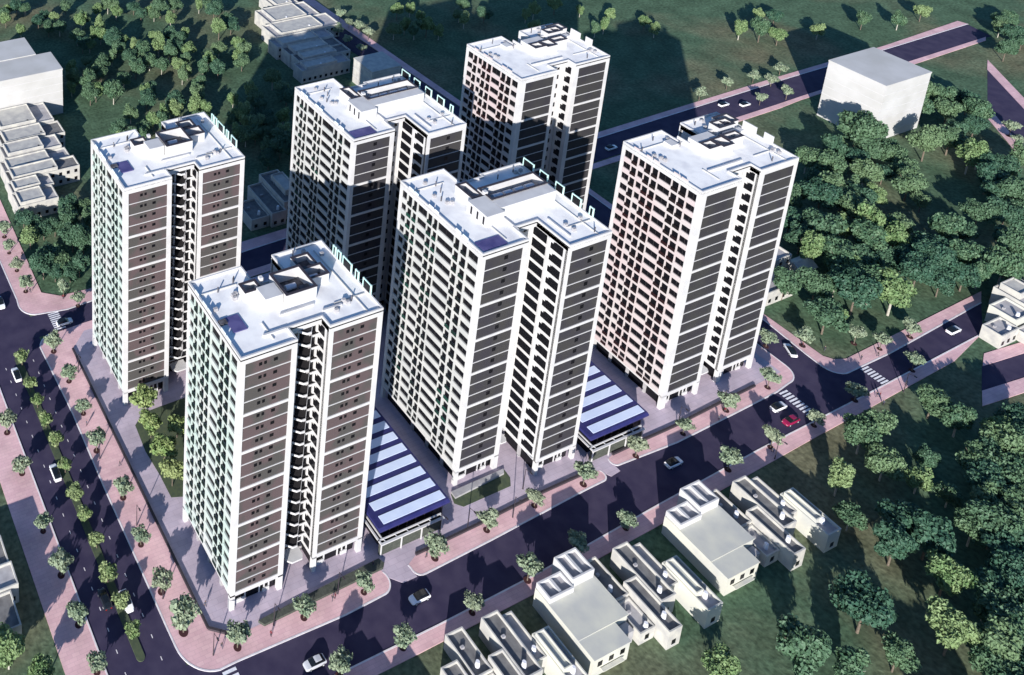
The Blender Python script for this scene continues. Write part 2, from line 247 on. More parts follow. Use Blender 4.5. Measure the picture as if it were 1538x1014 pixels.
# ------------------------------------------------------------------ positions on the ground, in metres
D = {'cars': [(-23.0, 76.6, 'w', 90), (-23.1, 44.6, 'w', 90), (-23.4, 12.1, 'd', 90), (-19.3, 10.0, 'w', 90), (-4.7, 89.5, 'w', 0), (-19.5, 103.8, 'w', 90), (38.5, -13.0, 'w', 0), (10.7, -15.6, 's', 0), (116.6, -10.2, 'w', 0),
          (155.9, -8.7, 'w', 0), (154.7, -12.8, 'r', 0), (177.2, 3.0, 'w', 60), (227.0, -9.7, 'w', 0), (210.4, 93.6, 'w', 0), (275.6, 98.5, 'w', 0), (283.4, 95.3, 'w', 0)],
 'cw': [(-6.2, -9.1), (-4.9, -10.9), (161.6, -5.3), (161.9, -12.5), (190.1, -9.0), (190.9, -13.6), (-7.2, 95.2), (-6.7, 86.6)],
 'forest': {'botleft': [(-46.0, 7.1, 12), (-41.2, 0.9, 8)],
            'botright': [(144.3, -30.6, 11), (162.2, -37.4, 10), (141.0, -54.7, 12), (128.9, -62.4, 12), (81.0, -49.0, 11), (104.5, -58.6, 12), (160.8, -25.2, 11), (168.0, -25.1, 10), (158.2, -32.1, 11), (145.8, -43.6, 13),
                         (146.5, -48.2, 13), (138.2, -46.2, 12), (165.1, -42.4, 9), (117.3, -52.9, 14), (97.2, -54.2, 14), (188.2, -31.2, 12), (188.2, -25.3, 11), (159.1, -50.1, 10), (178.6, -40.0, 10), (116.0, -60.4, 9.2),
                         (138.0, -37.4, 8.3), (169.8, -34.5, 7.9)],
            'houserow': [],
            'leftwood': [(-4.5, 108.9, 9.8), (1.1, 109.2, 9.2), (-2.9, 133.7, 7.5), (12.5, 132.3, 9.8), (17.1, 130.3, 8.3), (-0.8, 113.7, 9.8), (-1.3, 130.1, 8.1), (6.0, 105.8, 8.9), (2.6, 104.7, 7.6), (11.6, 119.3, 9.4),
                         (5.2, 126.0, 7.6), (9.5, 126.7, 9.4), (1.4, 126.0, 9.0), (2.4, 113.4, 9.1), (8.0, 117.0, 9.9), (10.8, 114.8, 9.5), (9.6, 122.3, 7.6), (-1.5, 106.6, 7.7), (16.3, 124.2, 8.2), (-4.0, 123.3, 9.7)],
            'midwood': [(87.2, 131.0, 8.8), (93.8, 133.9, 10.0), (98.7, 149.8, 8.1), (91.0, 138.2, 9.3), (97.6, 132.9, 9.6), (95.1, 144.9, 8.2), (101.9, 162.0, 9.3), (100.7, 156.4, 8.6)],
            'rightfield': [(331.5, 134.4, 11), (337.5, 129.3, 12), (425.5, 114.5, 10), (342.3, 124.3, 10.8), (358.3, 137.3, 8.6), (392.0, 119.7, 9.2), (363.8, 121.0, 10.1), (355.5, 143.2, 8.3), (406.7, 113.2, 9.8)],
            'rightwood': [(289.5, 56.4, 18), (216.6, 1.5, 17), (280.2, 59.0, 10), (253.4, 34.1, 11), (253.8, 48.5, 10), (253.0, 20.7, 12), (194.2, 17.5, 12), (200.3, 12.7, 11), (197.8, 3.8, 9), (268.9, 12.1, 11.3),
                          (329.7, 47.0, 10.8), (225.1, 27.0, 14.4), (218.2, 29.1, 13.6), (246.5, 30.3, 14.4), (274.5, 56.9, 12.6), (341.9, 47.8, 9.2), (223.8, 36.5, 12.6), (243.5, 17.2, 13.1), (345.3, 67.6, 11.9),
                          (242.1, 6.5, 13.9), (279.6, 42.1, 9.7), (235.3, 44.2, 11.1), (233.4, 4.9, 12.5), (264.4, 50.9, 14.1), (283.6, 15.5, 11.3), (355.9, 57.9, 11.1), (270.6, 42.9, 12.1), (191.8, 4.0, 13.1),
                          (217.2, 13.4, 11.6), (206.7, 5.7, 14.0), (242.8, 45.4, 9.4), (339.8, 66.3, 9.7), (285.2, 38.7, 11.2), (242.9, 24.5, 14.8), (232.6, 33.5, 10.6), (232.9, 13.5, 9.8), (249.7, 41.0, 12.9),
                          (224.8, 14.8, 12.2), (222.3, 6.7, 9.8), (247.8, 36.0, 12.4), (307.6, 45.2, 14.0), (234.0, 20.0, 14.4), (340.9, 56.6, 13.5), (238.7, 11.5, 10.6), (277.2, 50.4, 9.6), (357.2, 63.4, 10.8),
                          (294.4, 60.7, 9.2), (294.3, 49.6, 9.6), (209.4, 12.6, 12.2), (287.3, 50.4, 13.5), (243.7, 40.1, 13.6), (213.6, 23.5, 13.4), (333.8, 63.4, 12.5), (234.2, 28.2, 12.8), (350.1, 51.9, 12.9),
                          (313.4, 34.5, 14.1), (277.2, 33.0, 14.0), (319.7, 44.2, 14.0), (262.5, 13.3, 13.3), (257.7, 38.6, 11.5), (247.6, 9.1, 14.2), (246.8, -0.4, 11.5), (261.4, 56.5, 10.5), (349.9, 63.5, 12.2),
                          (262.4, 33.9, 11.7), (222.6, 20.8, 12.1), (252.5, -1.5, 10.3), (319.8, 34.8, 10.5), (275.3, 27.4, 9.1), (215.1, 6.5, 13.5), (289.7, 44.9, 11.4), (256.2, 4.4, 13.3), (217.8, 18.6, 14.7),
                          (237.6, 0.8, 9.4)],
            'seambot': [(176.7, -49.0, 10.1), (130.3, -70.0, 11.6), (156.5, -57.3, 11.6), (193.5, -36.8, 9.4), (138.7, -67.4, 12.9), (166.9, -52.2, 10.9), (143.3, -63.6, 11.3), (188.1, -40.3, 12.0), (147.7, -60.2, 11.8),
                        (185.0, -46.4, 11.9), (183.0, -40.5, 10.4), (152.3, -61.1, 11.0), (202.1, -37.1, 11.1), (164.2, -56.7, 12.0), (179.6, -44.6, 10.5), (135.7, -71.6, 9.7), (171.9, -51.3, 12.5), (162.3, -52.3, 12.3),
                        (192.9, -42.3, 9.4), (168.6, -47.7, 11.9), (197.0, -40.2, 11.3), (134.0, -67.1, 12.0), (149.2, -64.6, 9.7), (174.7, -44.6, 13.0)],
            'seamtop': [(447.5, 92.3, 10.8), (441.2, 91.3, 8.3), (438.1, 85.3, 10.0), (445.8, 86.2, 8.2), (436.4, 80.4, 8.2), (418.3, 77.4, 9.8), (452.2, 97.5, 8.2), (458.3, 96.8, 9.3)],
            'seamwood': [(258.7, -3.8, 13.7), (303.8, 16.0, 12.8), (277.3, 4.6, 12.2), (289.2, 11.2, 12.3), (308.6, 16.1, 11.5), (306.3, 25.1, 13.6), (300.9, 19.6, 13.1), (296.4, 10.5, 10.6), (313.5, 27.7, 10.6),
                         (319.4, 26.9, 11.6), (265.0, -2.0, 10.6), (329.6, 27.1, 13.5), (273.8, 1.1, 13.1), (291.8, 7.2, 10.5)],
            'tltop': [(36.9, 283.1, 7.5), (31.9, 271.1, 8.2), (40.2, 281.5, 8.4), (33.3, 279.9, 7.6), (43.7, 279.2, 7.8), (35.1, 258.0, 8.1), (52.1, 254.0, 8.5), (45.4, 264.5, 8.6), (47.2, 255.4, 7.5), (53.2, 265.0, 7.3),
                      (50.5, 269.9, 7.1), (49.9, 260.0, 7.1)],
            'tlwood': [(63.6, 220.0, 9), (73.7, 231.7, 8), (75.8, 214.9, 9), (54.8, 210.3, 8), (46.9, 196.1, 9), (65.2, 188.4, 9), (87.2, 204.0, 9), (100.5, 226.0, 9), (101.2, 241.1, 9), (113.5, 200.5, 9), (95.1, 171.2, 9),
                       (100.4, 201.6, 9), (64.6, 169.9, 10), (86.8, 146.4, 10.2), (61.0, 157.2, 9.9), (95.0, 227.5, 9.6), (69.2, 232.4, 10.7), (47.9, 199.6, 8.4), (46.7, 161.6, 9.6), (116.7, 223.4, 10.8), (74.2, 264.7, 8.9),
                       (109.3, 209.4, 8.9), (68.6, 206.1, 10.1), (117.2, 201.4, 9.7), (61.7, 273.3, 8.5), (84.0, 148.3, 10.8), (77.6, 219.6, 9.6), (91.7, 154.6, 8.1), (52.0, 163.1, 9.6), (77.0, 226.1, 8.5), (62.8, 255.0, 10.1),
                       (92.3, 207.4, 8.7), (76.4, 163.4, 9.4), (101.5, 252.9, 10.7), (43.1, 214.8, 10.5), (115.3, 168.3, 10.4), (52.7, 220.4, 8.4), (72.1, 175.7, 9.4), (70.7, 217.0, 8.4), (92.0, 253.6, 8.8), (94.1, 161.0, 10.1),
                       (63.1, 182.8, 8.8), (69.9, 171.6, 10.1), (88.0, 158.7, 9.1), (94.0, 150.9, 10.1), (84.6, 195.0, 8.5), (90.6, 146.0, 9.4), (124.1, 225.7, 10.3), (82.9, 178.7, 9.3), (81.0, 166.6, 9.9), (56.7, 216.4, 10.0),
                       (123.8, 247.3, 9.4), (83.1, 263.4, 8.4), (80.5, 266.4, 9.4), (68.3, 190.6, 9.8), (45.3, 169.5, 8.0), (87.4, 226.5, 9.2), (39.4, 203.7, 8.3), (96.7, 213.6, 9.7), (106.2, 152.0, 9.3), (103.7, 172.9, 9.1),
                       (98.3, 139.4, 9.8), (54.6, 166.6, 8.0), (46.9, 204.9, 9.8), (76.9, 210.5, 8.7), (101.3, 143.6, 9.8), (43.7, 161.0, 9.5), (85.4, 219.9, 11.0), (94.9, 222.1, 9.4), (53.6, 176.7, 10.5), (73.3, 234.7, 8.5),
                       (94.7, 196.3, 9.9), (81.4, 171.2, 8.4), (118.8, 209.9, 9.6), (87.9, 213.8, 10.2), (120.5, 250.3, 8.8), (112.6, 195.2, 9.7), (63.9, 159.9, 9.2), (59.3, 168.5, 8.6), (102.7, 167.1, 9.3), (53.6, 213.2, 9.6),
                       (93.3, 217.5, 8.5), (52.8, 192.0, 10.9), (125.6, 232.4, 8.9), (97.3, 254.8, 8.2), (78.2, 170.7, 10.6), (116.6, 177.3, 9.9), (61.3, 201.7, 8.8), (64.2, 242.6, 9.1), (122.9, 240.0, 10.0), (65.4, 257.9, 9.8),
                       (115.2, 164.2, 10.5), (68.5, 226.0, 9.8), (62.4, 166.4, 9.6), (88.1, 186.5, 10.2), (97.4, 250.8, 8.1), (80.0, 205.2, 8.3), (70.0, 251.4, 9.1), (109.0, 253.6, 10.8), (100.3, 193.5, 10.8), (44.0, 194.8, 8.9),
                       (69.1, 246.6, 8.1), (81.8, 259.1, 9.2), (66.4, 239.9, 10.0), (41.8, 208.1, 11.0), (56.3, 242.7, 9.2), (91.3, 260.7, 8.1), (56.1, 235.4, 8.3), (68.0, 156.7, 9.8), (88.2, 197.7, 9.7), (59.1, 234.5, 8.3),
                       (91.3, 158.4, 8.9)],
            'topfield': [(208.0, 198.9, 9), (227.5, 195.7, 8), (236.1, 203.5, 8), (261.5, 184.8, 9), (274.4, 184.9, 10), (283.6, 178.4, 8), (280.3, 161.7, 9), (273.7, 160.5, 8.7), (189.1, 193.5, 9.7), (238.1, 191.2, 8.8),
                         (202.5, 208.9, 9.1), (197.5, 190.0, 11.0), (298.3, 150.3, 9.2), (300.4, 157.4, 8.5), (204.0, 189.8, 10.2), (249.4, 172.0, 9.5), (291.8, 169.2, 9.6), (255.6, 183.5, 8.1), (196.5, 195.5, 8.8),
                         (225.7, 190.3, 10.5), (207.6, 185.7, 9.1), (209.4, 208.2, 8.1)]},
 'garden': [(0.2, 50.0), (3.4, 52.6), (8.4, 52.8), (20.1, 53.0), (6.4, 26.3), (-0.0, 28.4), (-0.0, 34.7), (-0.5, 42.2)],
 'hedge_s': [(4.4, -4.2), (4.4, -5.7), (36.2, -4.2), (35.6, -2.7)],
 'isl2in': [(51.7, -4.8), (62.6, -4.6), (78.4, -4.0), (95.0, -4.0)],
 'isl3in': [(116.4, -2.5), (127.7, -2.5), (142.5, -1.9), (157.6, -1.6)],
 'lamps': [(-7.2, -6.3), (7.1, -5.9), (23.1, -5.5), (58.9, -4.3), (52.1, -3.0), (70.4, -6.1), (77.9, -1.4), (142.4, -3.4), (127.3, -2.6), (-7.2, 71.4), (-11.7, 44.4), (-10.3, 25.1), (-11.8, 7.8), (140.7, -18.6), (191.3, -17.8)],
 'lawn4': [(61.2, 4.0), (60.3, 1.8), (61.8, 0.3), (75.8, 0.3), (77.3, 2.1), (77.5, 4.4)],
 'manual': {'botleft': 2, 'botright': 19, 'rightfield': 3, 'rightwood': 9, 'tlwood': 13, 'topfield': 7},
 'off': [(100.0, -86.8, 15.5), (106.5, -80.5, 15.5), (113.0, -92.2, 15.5), (119.5, -85.9, 15.5), (126.0, -97.6, 15.5), (132.5, -91.3, 15.5), (139.0, -103.0, 15.5), (145.5, -96.7, 15.5), (152.0, -108.4, 15.5),
         (158.5, -102.1, 15.5), (165.0, -113.8, 15.5), (171.5, -107.5, 15.5), (178.0, -119.2, 15.5), (184.5, -112.9, 15.5)],
 'people': [(179.6, -14.4), (180.7, -14.4), (182.0, -18.4), (183.1, -16.1), (183.9, -16.4), (194.1, -16.7), (21.2, -6.3), (22.0, -6.1), (-4.3, 2.9), (-5.0, -5.8), (5.4, -7.6), (192.3, -6.4), (197.8, -7.4), (142.0, -4.3),
            (138.3, -5.4), (186.2, -0.5), (182.0, 2.8), (142.0, -17.1), (33.6, -3.5), (77.7, -5.9), (45.8, -6.2), (-10.0, 105.1), (-1.8, 98.7), (-11.2, 54.7), (-7.9, 40.8), (-7.4, 121.3)],
 'shifts': [[39.099999999999994, 1.3999999999999986], [-36.800000000000004, -0.7000000000000028]],
 'street': {'b': [(14.0, -19.3), (29.0, -19.7), (46.8, -19.6), (62.6, -18.7), (77.0, -18.2), (92.1, -18.0), (127.4, -16.3), (142.9, -16.0), (159.1, -15.8), (176.7, -14.6), (201.1, -14.1)],
            'br': [(269.9, 104.9), (287.5, 106.5), (302.5, 106.1), (318.9, 106.3), (288.9, 93.3), (302.5, 92.0), (306.7, 101.4)],
            'e': [(182.4, 3.1), (196.4, -1.9), (201.0, -5.9), (213.4, -6.3), (172.8, 6.8)],
            'g': [(3.3, 51.6), (2.4, 45.2), (8.4, 42.7), (2.4, 37.3), (1.5, 31.0)],
            'l': [(-30.5, 60.3), (-30.5, 47.8), (-30.5, 31.9), (-30.1, 20.8), (-30.3, 9.6), (-30.1, -0.4)],
            'm': [(-20.5, 79.5), (-21.2, 70.1), (-21.0, 64.6), (-20.9, 58.1), (-20.5, 51.6), (-20.8, 44.0), (-21.1, 36.3), (-21.0, 30.5), (-20.7, 23.6), (-21.3, 15.5), (-21.0, 9.3), (-20.8, 3.0)],
            'nw': [(-10.0, 132.0), (-10.8, 124.1), (-10.9, 115.5), (-11.1, 105.9), (-1.2, 100.0), (1.3, 94.5)],
            's': [(-2.0, -6.9), (13.7, -7.0), (28.4, -7.4), (47.4, -7.1), (62.6, -6.3), (77.1, -5.8), (92.0, -6.0), (110.0, -5.1), (126.3, -4.9), (142.8, -4.0), (159.7, -3.1)],
            'tl': [(178.0, 218.8), (177.2, 210.4), (179.1, 205.3), (178.7, 197.8), (168.0, 188.3), (166.6, 196.7), (167.2, 204.7)],
            'w': [(-11.0, 80.8), (-10.6, 69.5), (-10.7, 58.3), (-11.6, 46.8), (-10.5, 32.6), (-11.3, 20.5), (-11.5, 9.2), (-10.8, -0.0)],
            'xr': [(355.0, 42.6), (350.2, 37.5)]}}

# ------------------------------------------------------------------ the setting
GZ, PZ = 0.04, 0.16
def sheet(name, poly, m, z, t=0.02):
    return struct(name, MB().prism(poly, z-t, z), m)
def pavement(poly, m='pink', kerb=True, z=PZ, name='pavement'):
    o = struct(name, MB().prism(poly, 0.0, z), M[m])
    return o
def kerb_line(pts, w=0.32, h=0.20):
    mb = MB(); L = []; R = []
    P = [Vector(p) for p in pts]
    for i, p in enumerate(P):
        a = (P[i]-P[i-1]).normalized() if i else (P[1]-P[0]).normalized()
        b = (P[i+1]-P[i]).normalized() if i < len(P)-1 else a
        n = (a+b).normalized(); n = Vector((-n.y, n.x)); L.append(p + n*w/2); R.append(p - n*w/2)
    for i in range(len(P)-1): mb.prism([tuple(R[i]), tuple(R[i+1]), tuple(L[i+1]), tuple(L[i])], 0.0, h)
    return struct('kerb', mb, M['kerb'])
def arc(cx, cy, r, a0, a1, n=8):
    return [(cx + r*math.cos(math.radians(a0+(a1-a0)*i/n)), cy + r*math.sin(math.radians(a0+(a1-a0)*i/n))) for i in range(n+1)]

struct('ground', MB().prism(rect(-1500, 2500, -1200, 2800), -0.5, 0.0), M['grass'])
# roads (asphalt sheets, each a little above the one below)
sheet('road', rect(-28.4, -13.0, -150, 420), M['asphalt'], 0.040)
sheet('road', [(-60,-19.3),(14,-18.95),(65,-18.5),(104,-16.7),(158,-15.1),(234.2,-13.2),(247,-6),(203,-7.9),(185.7,-7.9),(182,-5),(171,1),(160,-4),(123,-5.5),(100,-5.0),(60,-6.5),(35,-7),(0,-7),(-13,-6),(-60,-8)], M['asphalt'], 0.060)
sheet('road', [(171,-6),(182.5,-8.5),(182.2,90),(180,105),(173,245),(170,420),(161,420),(162.5,245),(170.8,104),(171.2,85)], M['asphalt'], 0.080)
sheet('road', [(-16,87.4),(8,87.8),(300,91.0),(440,93.0),(443,104.3),(320,103.2),(266,102),(8,95.3),(-16,95.8)], M['asphalt'], 0.100)
sheet('road', [(220.5,-20.3),(330,-31.5),(330,-38),(211,-25.3)], M['asphalt'], 0.040)
sheet('road', [(404.1,75.6),(314,-24),(284,-36),(371.3,58.2)], M['asphalt'], 0.044)
# pavements
pavement(rect(-36, -28.4, -150, 420)); kerb_line([(-28.35,-150),(-28.35,420)])
WO = [(-0.5,87.6),(-7.6,87.2)] + arc(-9.2,82.5,4.9,100,165,6) + [(-13.2,60),(-13.55,38),(-13.55,2)] + arc(-6.2,-2.0,7.3,180,262,10) + [(-3.4,-9.15),(22.3,-9.8)] + arc(32.3,-6.5,2.9,275,385,8)
WI = [(34.6,-4.4),(2.1,-4.7),(-1.9,-4.3),(-5.8,-1.4),(-5.8,79.6),(-0.5,84.8)]
pavement(WO + WI); kerb_line(WO[1:])
pavement([(-0.5,84.8),(171.3,87.6),(171.3,90.0),(-0.5,87.6)])
I2 = [(41.0,-6.1)] + arc(43.0,-7.2,1.9,170,275,7) + [(62,-8.5),(80,-7.7),(92,-7.2)] + arc(97.5,-5.6,1.5,270,400,7)
pavement(I2 + [(96,-4.0),(78.4,-4.0),(62.6,-4.6),(51.7,-4.8),(44,-4.9)]); kerb_line(I2)
I3 = arc(104.3,-3.9,1.4,140,280,6) + [(123,-6.1),(142,-5.55),(160.7,-5.0),(166,-4.3)] + arc(167.0,0.2,4.4,280,360,7) + [(171.5,84.5)]
pavement(I3 + [(168,84.5),(168,-0.9),(142.5,-1.9),(127.7,-2.5),(116.4,-2.5),(105,-2.6)]); kerb_line(I3)
BU = [(-60,-19.4),(14.4,-18.95),(38.6,-18.9),(65.5,-18.4),(104.3,-16.6),(140.5,-15.3),(158.3,-15.0),(179.7,-14.6),(233.2,-13.3)]
BL = [(215.5,-16.4),(175.8,-17.7),(153.7,-18.3),(101.4,-20.3),(62.8,-21.5),(31.3,-21.9),(-60,-22.4)]
pavement(BU + BL); kerb_line(BU)
EO = [(182.0,90),(181.6,12.6),(180.4,0.5)] + arc(184.6,-3.6,4.4,170,275,7) + [(202.9,-7.9),(247.3,-5.8)]
EI = [(252.6,-3.0),(189,-4.6),(185.6,-3.4),(184.1,-1.5),(183.9,15.5),(184.4,90)]
pavement(EO + EI); kerb_line(EO)
BT = [(7,95.0),(185,100.1),(265.5,101.9),(321,103.1),(382.5,103.4),(443.5,104.3)]
pavement(BT + [(442.6,108),(386.3,105.7),(314.8,105.4),(267.7,104.5),(185,102.9),(7,99.8)]); kerb_line(BT)
pavement([(184.4,89.0),(295.3,90.9),(310.5,91.4),(385.8,92.7),(436.7,93.5),(433,91.5),(383.7,90.4),(307.7,89.6),(295.3,88.7),(184.4,86.6)])
NWO = [(-14.2,420),(-14.5,104)] + arc(-9.5,101.0,5.3,175,262,7) + [(-2,94.4),(7,94.95)]
pavement(NWO + [(7,99.8),(-2.2,100.4),(-6.9,103.8),(-5.9,151),(-6.4,420)]); kerb_line(NWO)
pavement([(180.5,105),(182.5,110),(179,245),(177,420),(171.5,420),(173.5,245)])
pavement([(225.9,-17.9),(330,-28.6),(330,-31.6),(220.6,-20.4)]); pavement([(211,-25.4),(330,-38.1),(330,-41.3),(205.5,-28.4)])
pavement([(413.8,80.7),(323,-20),(314,-24),(404.1,75.7)]); pavement([(371.3,58.1),(284,-36),(274,-42),(361.5,53)])
# plaza between the towers
PLZ = [(-5.8,-1.4),(-1.9,-4.3),(2.1,-4.7),(34.6,-4.4),(35.2,-6.6),(37.5,-8.9),(41.2,-8.9),(41.0,-6.1),(44,-4.9),(51.7,-4.8),(62.6,-4.6),(78.4,-4.0),(96,-4.0),(98.4,-4.6),(100,-6.9),(103.2,-6.6),(103.2,-3.0),(105,-2.6),(116.4,-2.5),(127.7,-2.5),(142.5,-1.9),(168,-0.9),(168,86),(-0.5,84.8),(-5.8,79.6)]
pavement(PLZ, 'plaza', z=0.145, name='plaza')
sheet('lawn', D['garden'], M['lawn'], 0.20, 0.06)
sheet('lawn', D['lawn4'], M['lawn'], 0.20, 0.06)
# painted markings
def mark(me, x, y, z, rz=0.0):
    o = link('road_marking', me, None, (x, y, z)); o.rotation_euler = (0, 0, rz); o['kind'] = 'structure'
def crossing(cx, cy, w, h, n):
    me = MB().box(-w/2, w/2, -h/n*0.28, h/n*0.28, 0, 0.008).mesh('road_marking', M['paint'])
    for i in range(n): mark(me, cx, cy - h/2 + h*(i+0.5)/n, 0.105)
crossing(162.2, -9.3, 3.0, 8.0, 9); crossing(190.3, -11.2, 3.0, 5.8, 7); crossing(-5.6, -13.6, 3.0, 8.0, 7); crossing(-6.4, 91.4, 3.2, 7.0, 9)
dash = MB().box(-0.09, 0.09, 0, 0.8, 0, 0.008).mesh('road_marking', M['kerb'])
for i in range(27):
    y = -40 + i*4.6; mark(dash, -24.9, y, 0.062); mark(dash, -17.1, y, 0.062)
mb = MB()
mb.prism(arc(-20.9,-1.0,0.9,180,360,8) + arc(-20.9,82,0.9,0,180,8), 0.0, 0.22)
struct('median', mb, M['lawn'])

# low dark walls and clipped hedge at the edge of the plaza
def low_wall(pts, label, h=0.55, w=0.5, cap=True):
    r = empty('garden_wall', (pts[0][0], pts[0][1], 0.14))
    mb = MB(); mc = MB(); P = [Vector(p)-Vector(pts[0]) for p in pts]
    for i in range(len(P)-1):
        d = (P[i+1]-P[i]).normalized(); n = Vector((-d.y, d.x))*w/2; e = d*(w/2 if i < len(P)-2 else 0)
        q = [tuple(P[i]-n), tuple(P[i+1]-n+e*0), tuple(P[i+1]+n+e*0), tuple(P[i]+n)]
        z = h - 0.003*i
        mb.prism(q, 0, z-0.06); mc.prism(q, z-0.06, z)
    mb.build('wall', M['darkwall'], r); mc.build('coping_or_shade_rim', M['pole'], r)
    return tag(r, label, 'wall')
low_wall([(-5.8,79.6),(-5.8,-1.4),(-1.9,-4.3),(2.1,-4.7)], 'long low dark wall along the pink pavement left of the towers, bending at the corner')
low_wall([(44,-4.85),(51.7,-4.75),(62.6,-4.55)], 'low dark wall behind the pink pavement island in front of the striped roof hall')
low_wall([(62.6,-4.5),(78.4,-3.95),(95.5,-3.95)], 'low dark wall behind the pink island in front of the big central tower')
low_wall([(105,-2.6),(116.4,-2.5),(127.7,-2.5)], 'low dark wall on the pavement near the right-hand striped roof hall')
low_wall([(129.5,-2.4),(142.5,-1.9),(157,-1.5)], 'low dark wall in front of the right-hand pink tower')
h = MB().prism([(4.4,-4.2),(5.2,-5.4)]+[(35.4,-4.75),(36.2,-4.0),(35.6,-2.7)]+[(20,-3.35)], 0.14, 0.75)
tag(h.build('clipped_hedge', M['hedge']), 'long low clipped dark hedge beside the pavement in front of the foremost tower', 'hedge')
h = MB().prism([(61.3,2.6),(76.5,3.3),(77.2,4.3),(61.4,4.2)], 0.2, 0.7)
tag(h.build('planter', M['concrete']), 'narrow pale planter edge beside the lawn in front of the big central tower', 'planter')
# ------------------------------------------------------------------ the six towers
H, DECK, HP, HB, NF = 66.0, 65.45, 64.2, 4.32, 19
FH = (HP-HB)/NF
TYPES = dict(
 A=dict(w=33.34, d=22.45, a0=1.12, a1=11.5, xl=12.7, xr=20.5, b0=21.5, b1=32.16, s=0.54, panel='panelA', span='spanA', rail='railA',
        win=[(.02,.125),(.215,.285),(.47,.63),(.83,.965)], bal=[(.14,.205),(.295,.365),(.385,.45),(.645,.72),(.74,.815)]),
 B=dict(w=32.32, d=28.4, a0=1.0, a1=11.67, xl=13.0, xr=19.7, b0=20.63, b1=31.32, s=-5.13, panel='panelB', span='spanB', rail='railB',
        win=[(.015,.095),(.24,.355),(.49,.68),(.845,.96)], bal=[(.11,.165),(.18,.228),(.365,.42),(.435,.483),(.69,.745),(.77,.83)]),
 C=dict(w=34.89, d=22.9, a0=1.83, a1=12.54, xl=13.6, xr=21.2, b0=22.8, b1=33.75, s=0.58, panel='panelC', span='spanC', rail='railC',
        win=[(.02,.136),(.23,.302),(.485,.64),(.84,.965)], bal=[(.145,.215),(.312,.385),(.402,.475),(.652,.73),(.745,.825)]))

